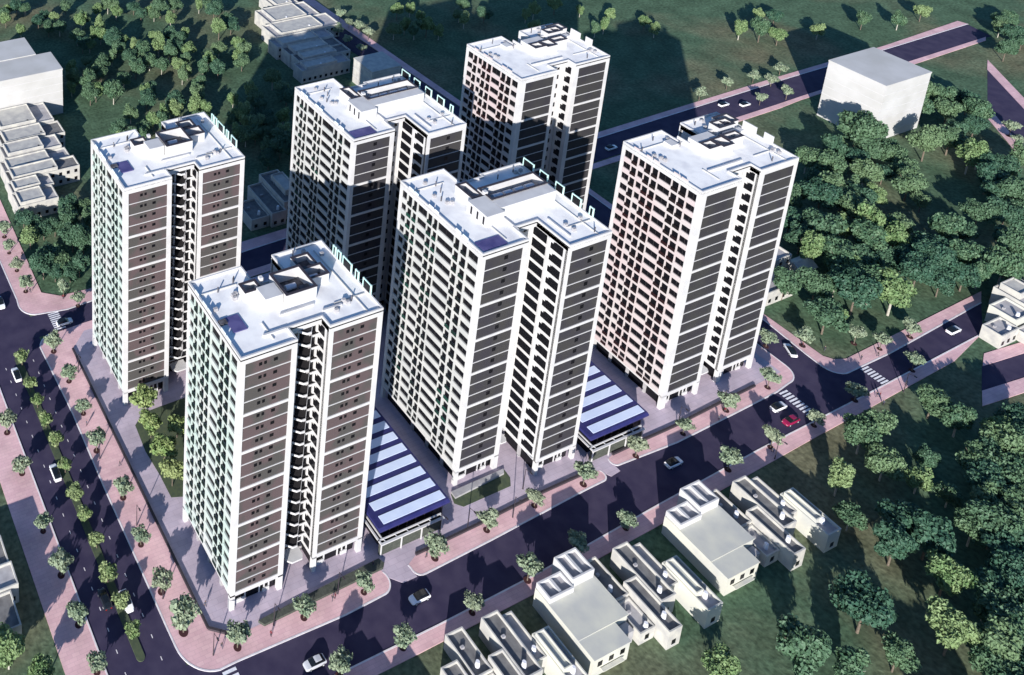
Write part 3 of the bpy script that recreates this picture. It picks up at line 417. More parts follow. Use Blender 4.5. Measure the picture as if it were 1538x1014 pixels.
def make_tower(k):
    t = TYPES[k]; w, d, xl, xr, s = t['w'], t['d'], t['xl'], t['xr'], t['s']
    a0, a1, b0, b1 = t['a0'], t['a1'], t['b0'], t['b1']
    c0, c1 = (6.0 if k == 'B' else 5.2), d-6.0
    cr = 4.4 if k == 'B' else 3.4
    R = empty('apartment_tower')
    # solid wall: two wings and a core, standing on a set-back ground floor
    mb = MB(); mb.box(0.5, xl, 0.3, d-0.3, HB, DECK-0.3); mb.box(xr, w-0.5, s+0.3, s+d-0.3, HB, DECK-0.3); mb.box(xl, xr, c0, c1, HB+0.002, DECK-0.302)
    mb.build('wall', M['white'], R)
    outl = [(0,0),(xl,0),(xl,cr),(xr,cr),(xr,s),(w,s),(w,s+d),(xr,s+d),(xr,c1),(xl,c1),(xl,d),(0,d)]
    MB().prism(outl, DECK-0.29, DECK).build('roof_deck', M['roof'], R)
    MB().ring(outl, 0.32, HP, H).build('parapet', M['white'], R)
    outb = [(0,0),(xl,0),(xl,c0),(xr,c0)] + outl[4:]
    MB().ring(outb, 0.5, HB-0.40, HB-0.01).build('base_beam', M['white'], R)
    # ground floor
    for (x0, x1, y0, y1) in ((1.4, xl-0.9, 1.3, d-1.3), (xr+0.9, w-1.4, s+1.3, s+d-1.3)):
        MB().box(x0, x1, y0, y1, 0, HB-0.1).build('shopfront', M['glass'], R)
        n = 9
        mm = MB().box(-0.16, 0.16, y0-0.12, y0-0.002, 0.14, 2.6).mesh('shop_mullion', M['white'])
        for i in range(n):
            if i in (0, 1, 3, 4, 8): continue
            link('shop_mullion', mm, R, (x0 + (x1-x0)*(i+0.5)/n, 0, 0))
        MB().box(x0+0.2, x0+2.6, y0-0.35, y0-0.13, 0.14, 1.2).build('display_counter', M['white'], R); MB().box(x1-3.4, x1-1.7, y0-0.35, y0-0.13, 0.14, 1.1).build('display_counter', M['white'], R)
        for yy in (y0+4.5, y0+10, y0+15.5):
            MB().box(x0-0.55, x0-0.01, yy-0.35, yy+0.35, 0, HB-0.40).build('column', M['concrete'], R)
    # canopy over the entrance in the recess
    MB().prism([(xl+2.6,c0-0.02),(xl+2.6,c0-2.2),(xl+3.6,c0-3.2),(xr-1.6,c0-3.2),(xr-1.0,c0-2.4),(xr-1.0,c0-0.02)], 3.0, 3.4).build('entrance_canopy', M['white'], R)
    MB().box(xl+0.3, xr-0.3, c0+0.4, c1-0.4, 0, HB).build('entrance_glass', M['glass'], R)
    # pilasters, front and back
    for (x0, x1, yf) in ((0, a0, 0), (a1, xl, 0), (xr, b0, s), (b1, w, s)):
        MB().box(x0, x1, yf, yf+0.9, 0.05, HP-0.002).build('pilaster', M['white'], R)
        MB().box(x0, x1, yf+d-0.9, yf+d, 0.05, HP-0.002).build('pilaster', M['white'], R)
    # cladding panels with floor ledges and bathroom windows on the narrow ends
    for (x0, x1, yf, sg) in ((a0, a1, 0, 1), (b0, b1, s, 1), (a0, a1, d, -1), (b0, b1, s+d, -1)):
        f = lambda p, q: (yf+p, yf+q) if sg > 0 else (yf-q, yf-p)
        MB().box(x0, x1, *f(0.2, 0.42), HB, HP).build('cladding', M[t['panel']], R)
        if sg < 0: continue
        led = {}
        for i in range(NF):
            z = HB + FH*i
            thick = (i in (0, 3, 6, 9, 12, 15))
            hh = 0.62 if thick else 0.15
            key = thick
            if key not in led: led[key] = MB().box(x0, x1, 0.02 if thick else 0.07, 0.3, -hh/2, hh/2).mesh('ledge', M['white'])
            link('ledge', led[key], R, (0, yf, z + (0.31 if i == 0 else 0)))
            if k == 'A':
                if 'w' not in led:
                    L = x1-x0
                    for fx, ww, kk in ((.30,.66,'w'),(.41,.56,'w2'),(.62,.84,'v')): led[kk] = MB().box(x0+L*fx, x0+L*fx+ww, 0.12, 0.24, 1.5, 2.2).mesh('bathroom_window', M['glass'])
                link('bathroom_window', led['w'], R, (0, yf, z)); link('bathroom_window', led['w2'], R, (0, yf, z)); link('vent_window', led['v'], R, (0, yf, z))
            elif k == 'B':
                if 'w' not in led: led['w'] = MB().box(x0+(x1-x0)*.52, x0+(x1-x0)*.52+1.0, 0.12, 0.24, 1.35, 2.3).mesh('bathroom_window', M['glass'])
                link('bathroom_window', led['w'], R, (0, yf, z))
    # long balcony face (towards -x)
    Y = lambda q: d*(1-q)
    sp = MB().box(0.0, 0.52, 0.9, d-0.9, -0.31, 1.08)
    spm = sp.mesh('spandrel', M[t['span']])
    wm = {}
    for i in range(NF):
        z = HB + FH*i
        link('spandrel', spm, R, (0, 0, z + (0.32 if i == 0 else 0)))
        for n, (p, q) in enumerate(t['win']):
            if n not in wm:
                g = MB().box(0.30, 0.51, Y(q), Y(p), 1.02, 2.96)
                wm[n] = g.mesh('window', M['glass'])
                a = MB(); nn = 2 if Y(p)-Y(q) > 2.2 else 1
                for j in range(1, nn): yy = Y(q)+(Y(p)-Y(q))*j/nn; a.box(0.25, 0.298, yy-0.05, yy+0.05, 1.10, 2.83)
                wm[(n,'f')] = a.mesh('mullion', M['slab']) if nn > 1 else None
            wo = link('window', wm[n], R, (0, 0, z))
            if wm[(n,'f')]: link('mullion', wm[(n,'f')], wo)
        for n, (p, q) in enumerate(t['bal']):
            key = ('b', n)
            if key not in wm:
                y0, y1 = Y(q), Y(p)
                b = MB(); b.box(-0.16, -0.004, y0, y1, 0.48, 0.60)
                wm[key] = b.mesh('balcony', M['slab'])
                r = MB(); r.box(-0.14, -0.004, y0+0.02, y1-0.02, 0.60, 1.30)
                wm[('r', n)] = r.mesh('railing', M[t['rail']])
                wm[('d', n)] = MB().box(0.28, 0.505, y0, y1, 1.081, 2.90).mesh('balcony_door', M['glass'])
            bo = link('balcony', wm[key], R, (0, 0, z))
            link('railing', wm[('r', n)], bo); link('balcony_door', wm[('d', n)], bo)
    gaps = sorted(list(t['win']) + list(t['bal'])); me = {}
    for (p0, p1), (q0, q1) in zip(gaps, gaps[1:]):
        if Y(p1)-Y(q0) > 0.05: MB().box(0.012, 0.49, Y(q0), Y(p1), HB+0.37, HP-0.01).build('pier', M[t['span']], R)
    MB().box(-0.02, 0.5, 0.9, 1.25, HB+0.36, HP-0.012).build('pier', M['white'], R)
    MB().box(w-0.495, w-0.03, s+0.91, s+d-0.91, HB, HP-0.02).build('rear_wall', M['white'], R)
    # side of the right wing facing the recess
    cols = dict(A=[(s+1.6, c0-0.9)], B=[(s+1.5, s+5.0), (s+6.2, s+10.2)], C=[(s+1.3, c0-1.2)])[k]
    ne = 0
    for (ya, yb) in cols:
        st = yb-0.9 if (k != 'B' or ne == 0 and False) else yb-0.8
        z0, z1 = 0.75, 3.0
        notch = (k != 'B') or ne == 0
        poly = [(ya, z0), (yb, z0), (yb, z1-0.75), (yb-0.75, z1-0.75), (yb-0.75, z1-0.2), (yb-1.2, z1-0.2), (yb-1.2, z1), (ya, z1)] if notch else [(ya,z0),(yb,z0),(yb,z1),(ya,z1)]
        me = MB().prism_x(poly, xr-0.05, xr+0.1).mesh('side_window', M['glass'])
        for i in range(NF): link('side_window', me, R, (0, 0, HB+FH*i))
        MB().box(xr-0.22, xr-0.001, yb+0.25, yb+0.75, HB+0.3, HP-0.02).build('side_mullion', M['white'], R)
        ne += 1
    # the recess between the wings
    if k == 'A':
        MB().box(xl+0.002, xr-0.002, c0-0.25, c0-0.003, HB+0.2, HP-0.3).build('core_glazing', M['glass'], R)
        zz = [(xl+0.01,c0-0.26),(xl+0.01,c0-1.7),(xl+2.2,c0-1.7),(xl+3.6,c0-3.0),(xl+4.6,c0-3.0),(xl+6.0,c0-1.2),(xr-0.01,c0-1.2),(xr-0.01,c0-0.26)]
        me = MB().prism(zz, -0.10, 0.06).mesh('gallery_slab', M['slab'])
        eg = MB(); fr = [(xl+0.02,c0-1.72),(xl+2.2,c0-1.72),(xl+3.6,c0-3.02),(xl+4.6,c0-3.02),(xl+6.0,c0-1.22),(xr-0.02,c0-1.22)]
        eg.prism(fr + [(q[0], q[1]-0.16) for q in fr[::-1]], -0.12, 0.34); eg = eg.mesh('gallery_edge', M['white'])
        scr = MB().box(xl+2.6, xl+3.0, c0-1.3, c0-0.3, 0.07, 2.8).mesh('screen_wall', M['concrete']); scr2 = MB().box(xl+5.6, xl+6.2, c0-1.0, c0-0.3, 0.07, 1.9).mesh('screen_wall', M['concrete'])
        for i in range(1, NF+1):
            g = link('gallery_slab', me, R, (0, 0, HB+FH*i-0.15 if i == NF else HB+FH*i))
            link('gallery_edge', eg, g)
            if i < NF: link('screen_wall', scr, g); link('screen_wall', scr2, g)
    else:
        me = MB().box(xr-2.0, xr-1.1, c0-0.06, c0+0.1, 1.0, 2.4).mesh('core_window', M['glass'])
        for i in range(NF): link('core_window', me, R, (0, 0, HB+FH*i))
        if k == 'C': MB().box(xl+0.9, xl+1.5, c0-0.4, c0-0.004, HB+0.3, HP-0.2).build('core_glazing', M['void'], R)
    # roof furniture
    Z = DECK
    def trough(name, x0, x1, y0, y1, h, floor='grey', th=0.32):
        o = MB().ring(rect(x0,x1,y0,y1), th, Z+0.002, Z+h).build(name, M['white'], R)
        MB().box(x0+th, x1-th, y0+th, y1-th, Z+0.01, Z+0.25).build('enclosure_floor', M[floor], o)
        MB().ring([(x0-0.1,y0-0.1),(x1+0.1,y0-0.1),(x1+0.1,y1+0.1),(x0-0.1,y1+0.1)], 0.55, Z+h+0.001, Z+h+0.14).build('coping_or_shade_rim', M['pole'], o)  # dark rim: shadow lines along the enclosure walls, put into the colour
        return o
    def tank(x, y, r, L, z):
        MB().tube((x,y,z+r),(x+L,y,z+r), r, n=14).build('water_tank', M['tank'], R)
    if k == 'A':
        MB().box(10.9, 15.0, 9.4, 13.1, Z+0.002, Z+2.9).build('lift_house', M['white'], R)
        MB().box(11.3, 11.45, 9.36, 9.5, Z+0.2, Z+2.1)
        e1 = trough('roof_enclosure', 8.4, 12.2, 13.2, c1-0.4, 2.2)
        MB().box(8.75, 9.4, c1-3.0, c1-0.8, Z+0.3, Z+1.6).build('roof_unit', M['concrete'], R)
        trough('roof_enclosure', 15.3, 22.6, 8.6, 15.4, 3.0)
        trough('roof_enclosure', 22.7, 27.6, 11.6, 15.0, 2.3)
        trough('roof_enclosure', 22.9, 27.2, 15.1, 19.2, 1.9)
        for (x, y, L) in ((17.2,10.3,2.6),(17.6,12.6,2.4),(23.6,13.2,2.2)): tank(x, y, 0.62, L, Z+0.25)
        MB().box(19.8, 21.9, 9.4, 11.2, Z+0.25, Z+1.9).build('roof_unit', M['grey'], R)
        MB().box(2.2, 5.3, 6.6, 10.8, Z+0.002, Z+0.22).build('roof_panel', M['navy'], R)
        MB().box(0.6, 2.2, 9.2, 10.4, Z+0.001, Z+0.5).build('roof_hatch', M['grey'], R)
        MB().box(7.0, 12.2, 3.4, 3.8, Z+0.002, Z+0.55).build('roof_kerb', M['white'], R)
        MB().box(21.6, 26.2, 4.6, 5.0, Z+0.002, Z+0.55).build('roof_kerb', M['white'], R)
        MB().box(13.0, 21.0, 7.0, 7.35, Z+0.002, Z+0.45).build('roof_kerb', M['white'], R)
        MB().box(13.1, 13.9, 15.4, 16.2, Z+0.002, Z+2.6).build('roof_post', M['white'], R)
        scr = [(17.2,18.3),(15.4,16.6),(11.4,14.6),(8.9,10.1),(4.6,7.4)]
    elif k == 'B':
        MB().box(7.3, 12.4, 7.2, 13.6, Z+0.002, Z+2.9).build('lift_house', M['white'], R)
        dk = MB().box(7.24, 7.32, 7.9, 8.4, Z+0.3, Z+2.3).mesh('doorway', M['void'])
        for j in range(3): link('doorway', dk, R, (0, 2.0*j, 0))
        MB().box(12.5, 29.2, 8.6, 11.4, Z+0.002, Z+2.9).build('plant_room', M['white'], R)
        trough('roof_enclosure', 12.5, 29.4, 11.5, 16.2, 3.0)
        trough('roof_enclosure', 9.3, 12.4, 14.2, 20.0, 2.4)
        for (x, L) in ((15.2,2.6),(18.6,2.2),(21.8,2.4),(25.0,2.4)): tank(x, 13.9, 0.85, L, Z+0.25)
        MB().box(1.3, 8.0, 1.1, 4.1, Z+0.002, Z+0.22).build('roof_panel', M['navy'], R)
        MB().box(17.6, 22.6, 16.9, 17.2, Z+0.002, Z+0.6).build('roof_kerb', M['white'], R)
        MB().box(13.2, 13.5, 3.6, 8.2, Z+0.002, Z+0.5).build('roof_kerb', M['white'], R)
        MB().box(22.3, 22.7, -2.6, 4.0, Z+0.002, Z+0.45).build('roof_kerb', M['white'], R)
        MB().box(12.4, 13.3, 13.7, 14.6, Z+0.002, Z+3.6).build('roof_post', M['white'], R)
        scr = [(18.5,22.0),(14.0,16.6),(9.0,11.6),(3.8,6.6),(0.2,1.4)]
    else:
        MB().box(14.0, 14.3, 15.0, 18.6, Z+0.002, Z+1.2).build('roof_kerb', M['white'], R)
        MB().box(14.6, 21.6, 13.0, 16.0, Z+0.002, Z+2.2).build('lift_house', M['white'], R)
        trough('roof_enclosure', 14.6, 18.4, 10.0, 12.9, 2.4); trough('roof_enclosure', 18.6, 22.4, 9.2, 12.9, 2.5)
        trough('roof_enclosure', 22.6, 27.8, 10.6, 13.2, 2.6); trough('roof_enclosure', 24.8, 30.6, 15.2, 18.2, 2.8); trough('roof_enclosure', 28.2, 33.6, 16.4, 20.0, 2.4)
        MB().box(25.6, 32.0, 13.4, 14.9, Z+0.002, Z+1.6).build('plant_room', M['white'], R)
        MB().box(20.0, 24.6, 16.6, 17.0, Z+0.002, Z+1.5).build('roof_kerb', M['white'], R)
        MB().box(9.2, 11.6, 16.2, 18.6, Z+0.002, Z+0.9).build('roof_unit', M['white'], R)
        MB().box(9.0, 21.0, 5.4, 5.8, Z+0.002, Z+0.55).build('roof_kerb', M['white'], R)
        scr = [(12.0,15.8),(7.4,9.9)]
    rv = random.Random(ord(k)); vent = MB().box(-.4,.4,-.3,.3,Z+0.002,Z+0.75).mesh('roof_vent', M['concrete']); pipe = MB().tube((0,0,Z),(0,0,Z+1.3),.14,n=8).mesh('vent_pipe', M['grey'])
    for j in range(16):
        if j % 2: x, y = rv.uniform(1.2, xl-1.5), rv.uniform(d*.55, d-1.5)
        else: x, y = rv.uniform(xr+2.5, w-1.5), s+rv.uniform(1.5, 6.5) if j % 4 else s+rv.uniform(d-4, d-1.2)
        link('roof_vent' if j % 3 else 'vent_pipe', vent if j % 3 else pipe, R, (x, y, 0))
    for (x0, x1, y0, y1) in ((1.0, xl-3.5, d-4.2, d-4.0), (8.5, 8.7, 2.2, 6.8), (xr+4.5, w-1.0, s+5.2, s+5.4), (w-3.4, w-3.2, s+1.0, s+d-2.0)):
        MB().box(x0, x1, y0, y1, Z+0.001, Z+0.28).build('roof_duct', M['lavender'], R)
    for (y0, y1) in scr:
        if k == 'C':
            MB().box(w-0.30, w-0.04, y0, y1, H+0.001, H+1.9).build('roof_screen', M['white'], R)
        else:
            o = MB().box(w-0.24, w-0.12, y0+0.25, y1-0.25, H+0.05, H+2.0).build('roof_screen', M['glass'], R)
            for yy in (y0, y1-0.25): MB().box(w-0.32, w-0.02, yy, yy+0.25, H+0.001, H+2.25).build('screen_post', M['teal'], o)
            MB().box(w-0.28, w-0.08, y0+0.25, y1-0.25, H+2.01, H+2.25).build('screen_rail', M['teal'], o)
    for p, q in t['bal']:
        MB().box(0.02, 0.16, Y(q), Y(p), H+0.001, H+0.5).build('parapet_screen', M['paleglass' if k != 'C' else 'spanC'], R)
    return R

towers = {'A': make_tower('A'), 'B': make_tower('B'), 'C': make_tower('C')}
TG = 'white high-rise apartment towers on the plaza'
for key, (x, y), lab in (
    ('A', (0.0, 0.0), 'foremost white tower with taupe end panels and mint balcony face, at the road corner'),
    ('A', (-0.1, 56.6), 'leftmost white tower with taupe end panels, behind the foremost tower along the left road'),
    ('B', (63.26, 5.43), 'big central white tower with charcoal end panels, between the two striped roof halls'),
    ('B', (63.04, 52.71), 'back centre white tower with charcoal end panels, half in shadow of the central one'),
    ('C', (127.12, 2.62), 'right-hand white tower with blush pink balcony face, nearest to the side road on the right'),
    ('C', (125.86, 59.7), 'farthest white tower with pink balcony face, partly in shadow behind the others')):
    o = towers[key]
    if o.get('label'): o = copy_tree(o)
    o.location = (x, y, 0); tag(o, lab, 'tower', TG)

# ------------------------------------------------------------------ halls with striped roofs
def hall(x0, label):
    R = empty('entrance_hall', (x0, 0, 0))
    W_, y0, y1 = 19.3, -0.9, 27.5
    MB().box(0.8, W_-0.8, y0+1.2, y1-0.6, 0.1, 5.3).build('wall', M['glass'], R)
    mu = MB().box(0, 0.15, y0+1.08, y0+1.199, 0.14, 5.0).mesh('mullion', M['pole'])
    for i in range(8): link('mullion', mu, R, (1.2+i*2.4, 0, 0))
    rf = MB().prism_x([(y0,5.3),(y1,5.3),(y1,6.0),(y0+0.5,6.0),(y0,5.7)], 0, W_).build('roof', M['hallroof'], R)
    me = MB().box(1.7, W_-0.6, 0, 2.0, 6.001, 6.14).mesh('skylight', M['skylight'])
    for i in range(8): link('skylight', me, rf, (0, 0.05+3.42*i, 0))
    z = 3.6
    for bx in ((-0.6, 16.6, y0-1.6, y0-1.15), (-0.6, 16.6, y0-0.5, y0-0.25), (-0.6, -0.2, y0-1.149, 7.0), (0.4, 0.65, y0-0.249, 7.0)): MB().box(*bx, z, z+0.3).build('canopy_beam', M['white'], R)
    for i in range(6): MB().box(0.7+i*3.1, 0.9+i*3.1, y0-1.149, y0-0.501, z+0.05, z+0.25).build('canopy_strut', M['white'], R)
    for i in range(4): MB().box(-0.5+i*5.5, -0.3+i*5.5, y0-1.5, y0-1.25, 0.1, z-0.001).build('canopy_post', M['white'], R)
    MB().box(-0.4, 16.4, y0-1.1, y0-0.55, 0.1, z-0.6).build('front_planter', M['hedge'], R)
    return tag(R, label, 'hall', 'low halls with navy roofs between the towers')
hall(36.9, 'low hall with navy roof and skylight stripes between the foremost and central towers')
hall(98.9, 'low hall with navy roof and skylight stripes between the central and right-hand pink towers')

# ------------------------------------------------------------------ houses
def tube_house(x0, x1, y0, y1, h, label, group, wallm='cream', stair=None, open_part=None, floor='terrace', low=None, name='terrace_house', loc=None, wins='y'):
    """flat-roofed house: walls, parapet round a roof terrace, optional stair room or lower open terrace"""
    R = empty(name, (x0, y0, 0)); L, B = x1-x0, y1-y0
    MB().box(0, L, 0, B, 0, h-0.8).build('wall', M[wallm], R)
    rf = MB().ring(rect(0, L, 0, B), 0.28, h-0.8, h).build('parapet', M[wallm], R)
    MB().box(0.28, L-0.28, 0.28, B-0.28, h-0.799, h-0.7).build('roof_terrace', M[floor], R)
    if stair:
        a0, a1, b0, b1, hh = stair
        st = MB().box(a0*L+0.3, a1*L-0.3, b0*B+0.3, b1*B-0.3, h-0.69, h+hh-0.5).build('stair_room', M[wallm], R)
        MB().ring(rect(a0*L+0.3, a1*L-0.3, b0*B+0.3, b1*B-0.3), 0.22, h+hh-0.5, h+hh).build('parapet', M[wallm], st)
    rz = random.Random(int(x0*7+y0*3)); cx, cy = L*rz.uniform(.35,.65), B*rz.uniform(.12,.3)
    tk = MB().tube((cx,cy,h-0.69),(cx,cy,h-0.2),.5,n=8).tube((cx,cy,h-0.2),(cx,cy,h+0.7),.48,.40,n=10).build('water_tank', M['tank'], R)
    if L > 3.9: MB().box(L*.3, L*.3+0.8, B*.62, B*.62+0.5, h-0.69, h-0.1).build('air_conditioner', M['concrete'], R)
    n = max(1, int(L/2.6)); nf = max(1, int(h/3.0))
    wm = MB().box(-0.55, 0.55, -0.04, 0.1, 0, 1.25).mesh('window', M['glass'])
    wf = MB().box(-0.68, 0.68, -0.10, -0.001, -0.12, -0.001).mesh('sill', M['white'])
    for f in range(nf):
        for i in range(n):
            x = L*(i+0.5)/n; z = 0.9+f*3.0
            if z+1.3 > h-0.9: continue
            o = link('window', wm, R, (x, 0, z)); link('sill', wf, o)
            o = link('window', wm, R, (x, B, z)); o.rotation_euler = (0, 0, math.pi); link('sill', wf, o)
    MB().box(L*0.5-0.5, L*0.5+0.5, B-0.08, B+0.05, 0.0, 0.85 if False else 2.1).build('door', M['pole'], R) if h < 3 else None
    return tag(R, label, 'house', group)
HG = 'pale flat-roofed terrace houses below the street'
for gi, (sx, sy) in enumerate(([0.0, 0.0], D['shifts'][0], D['shifts'][1], [-73.8, -1.6])):
    where = ('middle house row', 'right-hand house row', 'bottom edge row', 'row below the corner')[gi]
    X = lambda v: v+sx
    Yy = lambda v: v+sy
    if gi < 2:
        # the big house of the row: a wide block with two stair rooms at the street end
        R = empty('town_house', (X(59.7), Yy(-38.6), 0))
        mb = MB(); mb.box(0, 13.3, 4.0, 15.4, 0, 5.0); mb.box(0, 9.6, 0, 3.999, 0, 4.9); mb.build('wall', M['ivory'], R)
        MB().box(-0.15, 13.45, 3.85, 15.0, 5.001, 5.25).build('roof', M['ivory'], R)
        MB().box(-0.1, 9.7, -0.15, 3.848, 4.901, 5.12).build('roof', M['ivory'], R)
        for (a0, a1, b0, b1, hh) in ((0.1, 6.6, 11.6, 15.39, 6.6), (6.9, 12.9, 12.4, 17.6, 7.6)):
            st = MB().box(a0, a1, b0, b1, 0.0, hh-0.9).build('stair_room', M['white'], R)
            MB().ring(rect(a0, a1, b0, b1), 0.35, hh-0.9, hh).build('parapet', M['white'], st)
            MB().box(a0+0.35, a1-0.35, b0+0.35, b1-0.35, hh-0.899, hh-0.8).build('roof_terrace', M['concrete'], st)
            MB().box(a0+(a1-a0)*.45, a0+(a1-a0)*.55, b0+0.36, b1-0.36, hh-0.79, hh-0.1).build('partition', M['white'], st)
        MB().box(9.8, 13.2, 2.0, 3.84, 0.0, 3.4).build('rear_extension', M['concrete'], R)
        wm = MB().box(-0.6, 0.6, -0.05, 0.1, 0, 1.3).mesh('window', M['glass'])
        for x in (1.8, 4.8, 7.8): link('window', wm, R, (x, 0, 2.6))
        MB().box(2.0, 7.6, -0.9, -0.16, 1.9, 2.1).build('rear_canopy', M['ivory'], R)
        tag(R, 'wide ivory house with two white stair rooms, in the ' + where, 'house', HG)
    elif gi == 2:
        tube_house(31.6, 35.6, -37.5, -27.6, 4.0, 'low grey-topped house at the left end, in the ' + where, HG, 'cream')
    tube_house(X(73.4), X(77.7), Yy(-31.0), Yy(-22.2), 3.9, 'narrow house touching the wide ivory house, in the ' + where, HG, 'cream')
    tube_house(X(73.6), X(77.7), Yy(-37.6), Yy(-31.1), 3.2, 'low rear terrace with pale parapet, in the ' + where, HG, 'cream', floor='concrete')
    tube_house(X(78.0), X(81.6), Yy(-40.4), Yy(-29.2), 5.0, 'narrow house with deep terrace towards the rear, in the ' + where, HG, 'cream')
    tube_house(X(81.7), X(85.9), Yy(-35.4), Yy(-23.0), 5.2, 'narrow house with long grey terrace, in the ' + where, HG, 'cream')
    tube_house(X(86.1), X(88.7), Yy(-33.6), Yy(-24.0), 4.7, 'very narrow pale house squeezed near the end, in the ' + where, HG, 'cream', floor='concrete')
    R2 = tube_house(X(88.9), X(93.2), Yy(-40.4), Yy(-29.4), 5.2, 'end house with sloping parapet at the right end, in the ' + where, HG, 'ivory', floor='concrete', stair=(0.0,0.62,0.25,0.98,0.9))
# pale neighbours far off
def block(x0, x1, y0, y1, h, label, cat='building', wallm='cream', name='pale_block', lines=6, group=None):
    R = empty(name, (x0, y0, 0)); L, B = x1-x0, y1-y0
    MB().box(0, L, 0, B, 0, h-0.6).build('wall', M[wallm], R)
    MB().box(-0.12, L+0.12, -0.12, B+0.12, h-0.599, h).build('roof', M[wallm], R)
    wm = MB().box(0, 1.3, -0.03, 0.1, 0, 1.4).mesh('window', M['concrete'])
    for f in range(int(h/3.4)):
        MB().box(-0.06, L+0.06, -0.06, B+0.06, 3.3*(f+1)-0.09, 3.3*(f+1)+0.09).build('floor_band', M['white'], R) if 3.3*(f+1) < h-1 else None
    return tag(R, label, cat, group)
block(303.0, 329.3, 59.4, 80.0, 24.0, 'large plain white block standing alone at the back road on the right', wallm='lavender')
block(-4.0, 32.2, 193.9, 208.0, 19.6, 'large plain white block at the left edge of the picture, front part', wallm='lavender')
block(-8.0, 26.0, 208.2, 223.0, 19.9, 'large plain white block at the left edge, set back behind its front part', wallm='lavender')
LG = 'pale houses in a row below the left white block'
for i, (x0, x1, y0, y1, h, lab) in enumerate((
    (-3.5,10.5,137.2,144.6,6.0,'short pale house nearest to the left road in the left row, behind a dark tree'),
    (-3.2,11.5,144.8,150.6,6.2,'short pale house second from the near end of the left row'),
    (-2.4,23.0,150.8,157.2,6.4,'long pale house with dark roof slot at its right end, in the left row'),
    (-2.0,22.2,157.4,164.2,5.6,'long plain pale house between two slotted ones in the left row'),
    (0.0,21.2,164.4,172.0,6.6,'long pale house fifth from the near end of the left row'),
    (1.5,25.3,172.2,180.6,6.2,'long pale house with dark open terrace at its right end, in the left row'),
    (2.0,24.0,180.8,193.6,7.0,'pale house touching the foot of the left white block'))):
    tube_house(x0, x1, y0, y1, h, lab, LG, 'cream', stair=(0.05,0.7,0.02,0.98,1.2), floor='terrace' if i in (2,5) else 'concrete')
TG2 = 'pale houses at the top edge beside the tree-lined road'
for i, (x0, x1, y0, y1, h, lab) in enumerate((
    (130.4,154.0,176.8,183.4,6.0,'nearest pale house of the cluster at the top, in blue shade'),
    (133.2,158.8,183.6,190.0,6.4,'shaded pale house second from the near end of the top cluster'),
    (133.0,159.2,190.2,197.6,6.0,'pale house with dark roof slots, third from the near end of the top cluster'),
    (131.4,160.0,197.8,205.4,6.2,'pale house in the middle of the top cluster, farthest out to the left'),
    (135.0,168.6,205.6,217.2,6.6,'widest pale house of the top cluster, reaching towards the road'),
    (139.8,166.0,217.4,231.6,6.4,'pale house with long dark roof line near the top edge'),
    (150.6,164.0,231.8,246.0,6.0,'pale house at the very top edge beside the road'))):
    tube_house(x0, x1, y0, y1, h, lab, TG2, 'cream', stair=(0.1,0.75,0.04,0.96,0.9), floor='terrace' if i in (1,2) else 'concrete')
block(150.8, 164.8, 158.0, 170.4, 11.0, 'pale block in shade just behind the back centre tower', wallm='cream')
SG = 'shaded houses between the two rear towers'
tube_house(65.0, 71.8, 104.2, 114.0, 4.2, 'low house deep in shade with dark terrace, left of the shaded group', SG, 'cream')
tube_house(72.0, 77.4, 103.2, 119.2, 5.4, 'long narrow house deep in shade, middle of the shaded group', SG, 'cream')
tube_house(77.6, 85.0, 105.0, 121.4, 7.0, 'tallest house deep in shade, beside the back centre tower', SG, 'cream', stair=(0.3,1.0,0.2,0.8,1.5))
RG = 'pale houses behind the right-hand pink tower'
tube_house(187.2, 199.0, 17.4, 24.4, 4.6, 'pale house touching the edge of the right-hand pink tower', RG, 'cream', floor='concrete')
tube_house(192.0, 207.4, 24.6, 30.2, 6.6, 'taller pale house behind the right-hand pink tower', RG, 'cream', floor='concrete')
def gable(x0, x1, y0, y1, h, rh, label, group):
    R = empty('gable_house', (x0, y0, 0)); L, B = x1-x0, y1-y0
    MB().box(0, L, 0, B, 0, h).build('wall', M['cream'], R)
    MB().prism_x([(-0.3,h+0.001),(B+0.3,h+0.001),(B/2,h+rh)], -0.3, L+0.3).build('roof', M['cream'], R)
    return tag(R, label, 'house', group)
gable(206.5, 213.5, 20.5, 25.5, 3.2, 1.8, 'small pale gabled house at the wood edge right of the pink tower', RG)
XG = 'pale houses at the right edge of the picture'
tube_house(231.5, 239.5, -18.4, -13.6, 4.4, 'low pale house nearest to the lower road at the right edge', XG, 'cream', floor='concrete')
tube_house(240.2, 248.0, -17.0, -10.4, 5.6, 'pale house in the middle of the right edge group', XG, 'ivory', floor='concrete')
tube_house(248.4, 259.5, -15.6, -7.0, 6.4, 'tallest pale house at the back of the right edge group', XG, 'cream', floor='concrete', stair=(0.1,0.7,0.3,0.95,1.5))
tube_house(240.0, 262.0, -22.0, -17.6, 3.4, 'long low pale house behind the pavement of the lower road at the right edge', XG, 'cream', floor='concrete')
BG = 'grey houses at the left edge below the left pavement'
tube_house(-54.0, -40.6, 24.4, 31.0, 5.0, 'upper pale grey house at the left edge beside the left pavement', BG, 'cream')
tube_house(-56.0, -40.2, 18.9, 24.2, 5.4, 'grey house with glassy roof in the middle of the left edge group', BG, 'cream', floor='concrete')
tube_house(-56.0, -42.0, 11.0, 18.7, 4.8, 'lowest shaded house of the left edge group, above a green tree', BG, 'cream')
